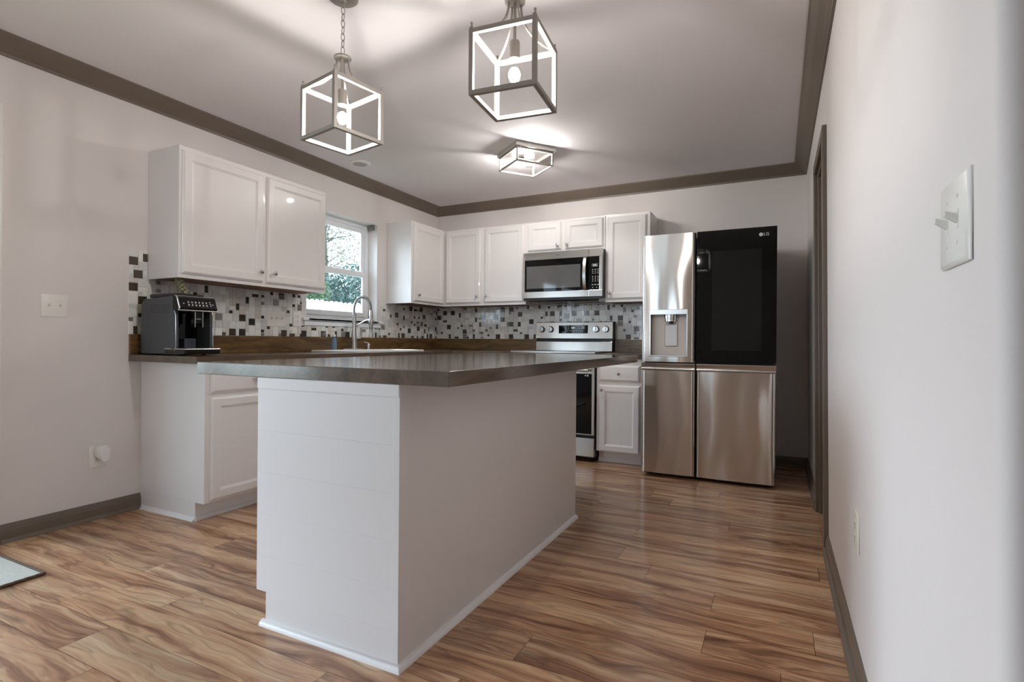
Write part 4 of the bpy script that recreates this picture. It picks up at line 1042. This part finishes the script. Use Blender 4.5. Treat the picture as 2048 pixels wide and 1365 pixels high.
# ------------------------------------------------------------------ door mat
def rug():
    r = empty('door_mat', (-2.98, .72, 0), 0, 'pale woven mat with brown braided edge at the left', 'mat')
    x0, x1, y0, y1 = -3.23, -2.755, .25, 1.143
    mb = MB(); mb.box(x0+2.98+.008, x1+2.98-.008, y0-.72+.008, y1-.72-.008, 0.001, .011); mb.build('mat_field', m_rug, r, bevel=.002)
    mb = MB(); rng = random.Random(2); pts = []
    cs = [(x0, y0), (x1, y0), (x1, y1), (x0, y1), (x0, y0)]
    for (a, b), (c, d) in zip(cs, cs[1:]):
        n = int(math.hypot(c-a, d-b)/.012)
        for k in range(n): pts.append((a+(c-a)*k/n+2.98, b+(d-b)*k/n-.72, .0075+.001*math.sin(k*2.2)))
    pts.append(pts[0]); mb.tube(pts, .0062, 7); mb.build('braided_edge', m_rugedge, r, smooth=True)
rug()

# ------------------------------------------------------------------ outdoors through the kitchen window
def outside():
    struct(MB().box(-7.0, LX-T-.01, -1.6, 1.9, 2.35, 2.45).build('added_shade_roof', m_vinyl))  # unseen roof, added to hold the bright sky back from the patio door
    g = MB().box(-45, LX-T-.02, -15, 45, -.37, -.35).build('ground', m_grass); struct(g)
    fz = .52
    r = empty('white_fence', (-9.5, 9.5, -.35), 0, 'white board fence seen through the bottom of the window', 'fence')
    mb = MB(); y = -4.0; rng = random.Random(4)
    while y < 6: 
        hh = 2.27+rng.uniform(-.015, .015); mb.loops([[(-.01, y, 0.05), (.01, y, .05), (.01, y+.137, .05), (-.01, y+.137, .05)], [(-.01, y, hh-.04), (.01, y, hh-.04), (.01, y+.137, hh-.04), (-.01, y+.137, hh-.04)], [(-.01, y+.04, hh), (.01, y+.04, hh), (.01, y+.097, hh), (-.01, y+.097, hh)]]); y += .15
    mb.build('boards', m_vinyl, r)
    MB().box(-.05, -.012, -4, 6, .35, .44).build('rail', m_vinyl, r); MB().box(-.05, -.012, -4, 6, 1.2, 1.29).build('rail', m_vinyl, r)
    def plant(name, label, cat, loc, h, rad, nleaf, leaf, mat, zc, trunk_r, seed, group, dens=1.0, squash=1.0, twigs=14):
        rng = random.Random(seed); r = empty(name, loc, 0, label, cat, group)
        mb = MB(); top = h*.92; p = [(rng.uniform(-.02, .02)*h*k/6, rng.uniform(-.02, .02)*h*k/6, top*k/6) for k in range(7)]
        mb.tube(p, [trunk_r*(1-.8*k/6) for k in range(7)], 8)
        for k in range(twigs):
            t = rng.uniform(.35, .95); a = rng.uniform(0, 2*PI); b0 = Vector((0, 0, top*t)); L_ = rad*rng.uniform(.5, 1.1); e = b0+Vector((math.cos(a)*L_, math.sin(a)*L_, L_*rng.uniform(.1, .6)))
            mb.tube([b0, b0.lerp(e, .5)+Vector((0, 0, .05*L_)), e], [trunk_r*.2, trunk_r*.1, trunk_r*.04], 5)
        mb.build('trunk', m_bark, r, smooth=True)
        mb = MB()
        for k in range(nleaf):
            while True:
                q = Vector((rng.uniform(-1, 1), rng.uniform(-1, 1), rng.uniform(-1, 1)))
                if q.length < 1: break
            c = Vector((q.x*rad, q.y*rad, zc+q.z*rad*squash)); 
            if c.z < .05: continue
            a = Vector((rng.gauss(0, 1), rng.gauss(0, 1), rng.gauss(0, 1))).normalized(); b_ = a.orthogonal().normalized(); l = leaf*rng.uniform(.6, 1.3)
            vs = [mb.bm.verts.new(c+d) for d in (-a*l, b_*l*.45, a*l, -b_*l*.45)]; mb.face(vs)
        mb.build('foliage', mat, r)
    hedge = [(-11.3, 7.0, 0, m_leaf), (-11.5, 9.7, 1, m_leaf), (-11.3, 12.4, 2, m_leaf2), (-11.6, 15.2, 3, m_leaf), (-13.9, 11.2, 4, m_leaf2), (-14.4, 13.8, 5, m_leaf2)]
    for x, y, i, m_ in hedge:
        plant('evergreen_shrub', 'dense green shrub behind the white fence, seen through the window', 'shrub', (x, y, -.35), 3.7, 1.25, 4200, .065, m_, 2.35, .05, 40+i, 'green shrubs behind the fence', squash=1.05)
    for i, (x, y, h) in enumerate([(-18.2, 13.2, 9), (-18.5, 18.2, 10), (-18, 7.2, 8), (-24, 23, 11), (-24, 16, 10)]):
        plant('tall_tree', 'tall thin-leaved tree standing beyond the shrubs, seen through the upper sash', 'tree', (x, y, -.35), h, 2.8, 3600, .06, m_leaf3 if i % 2 else m_leaf2, 5.0, .13, 70+i, 'tall trees beyond the fence', squash=1.3, twigs=34)
outside()
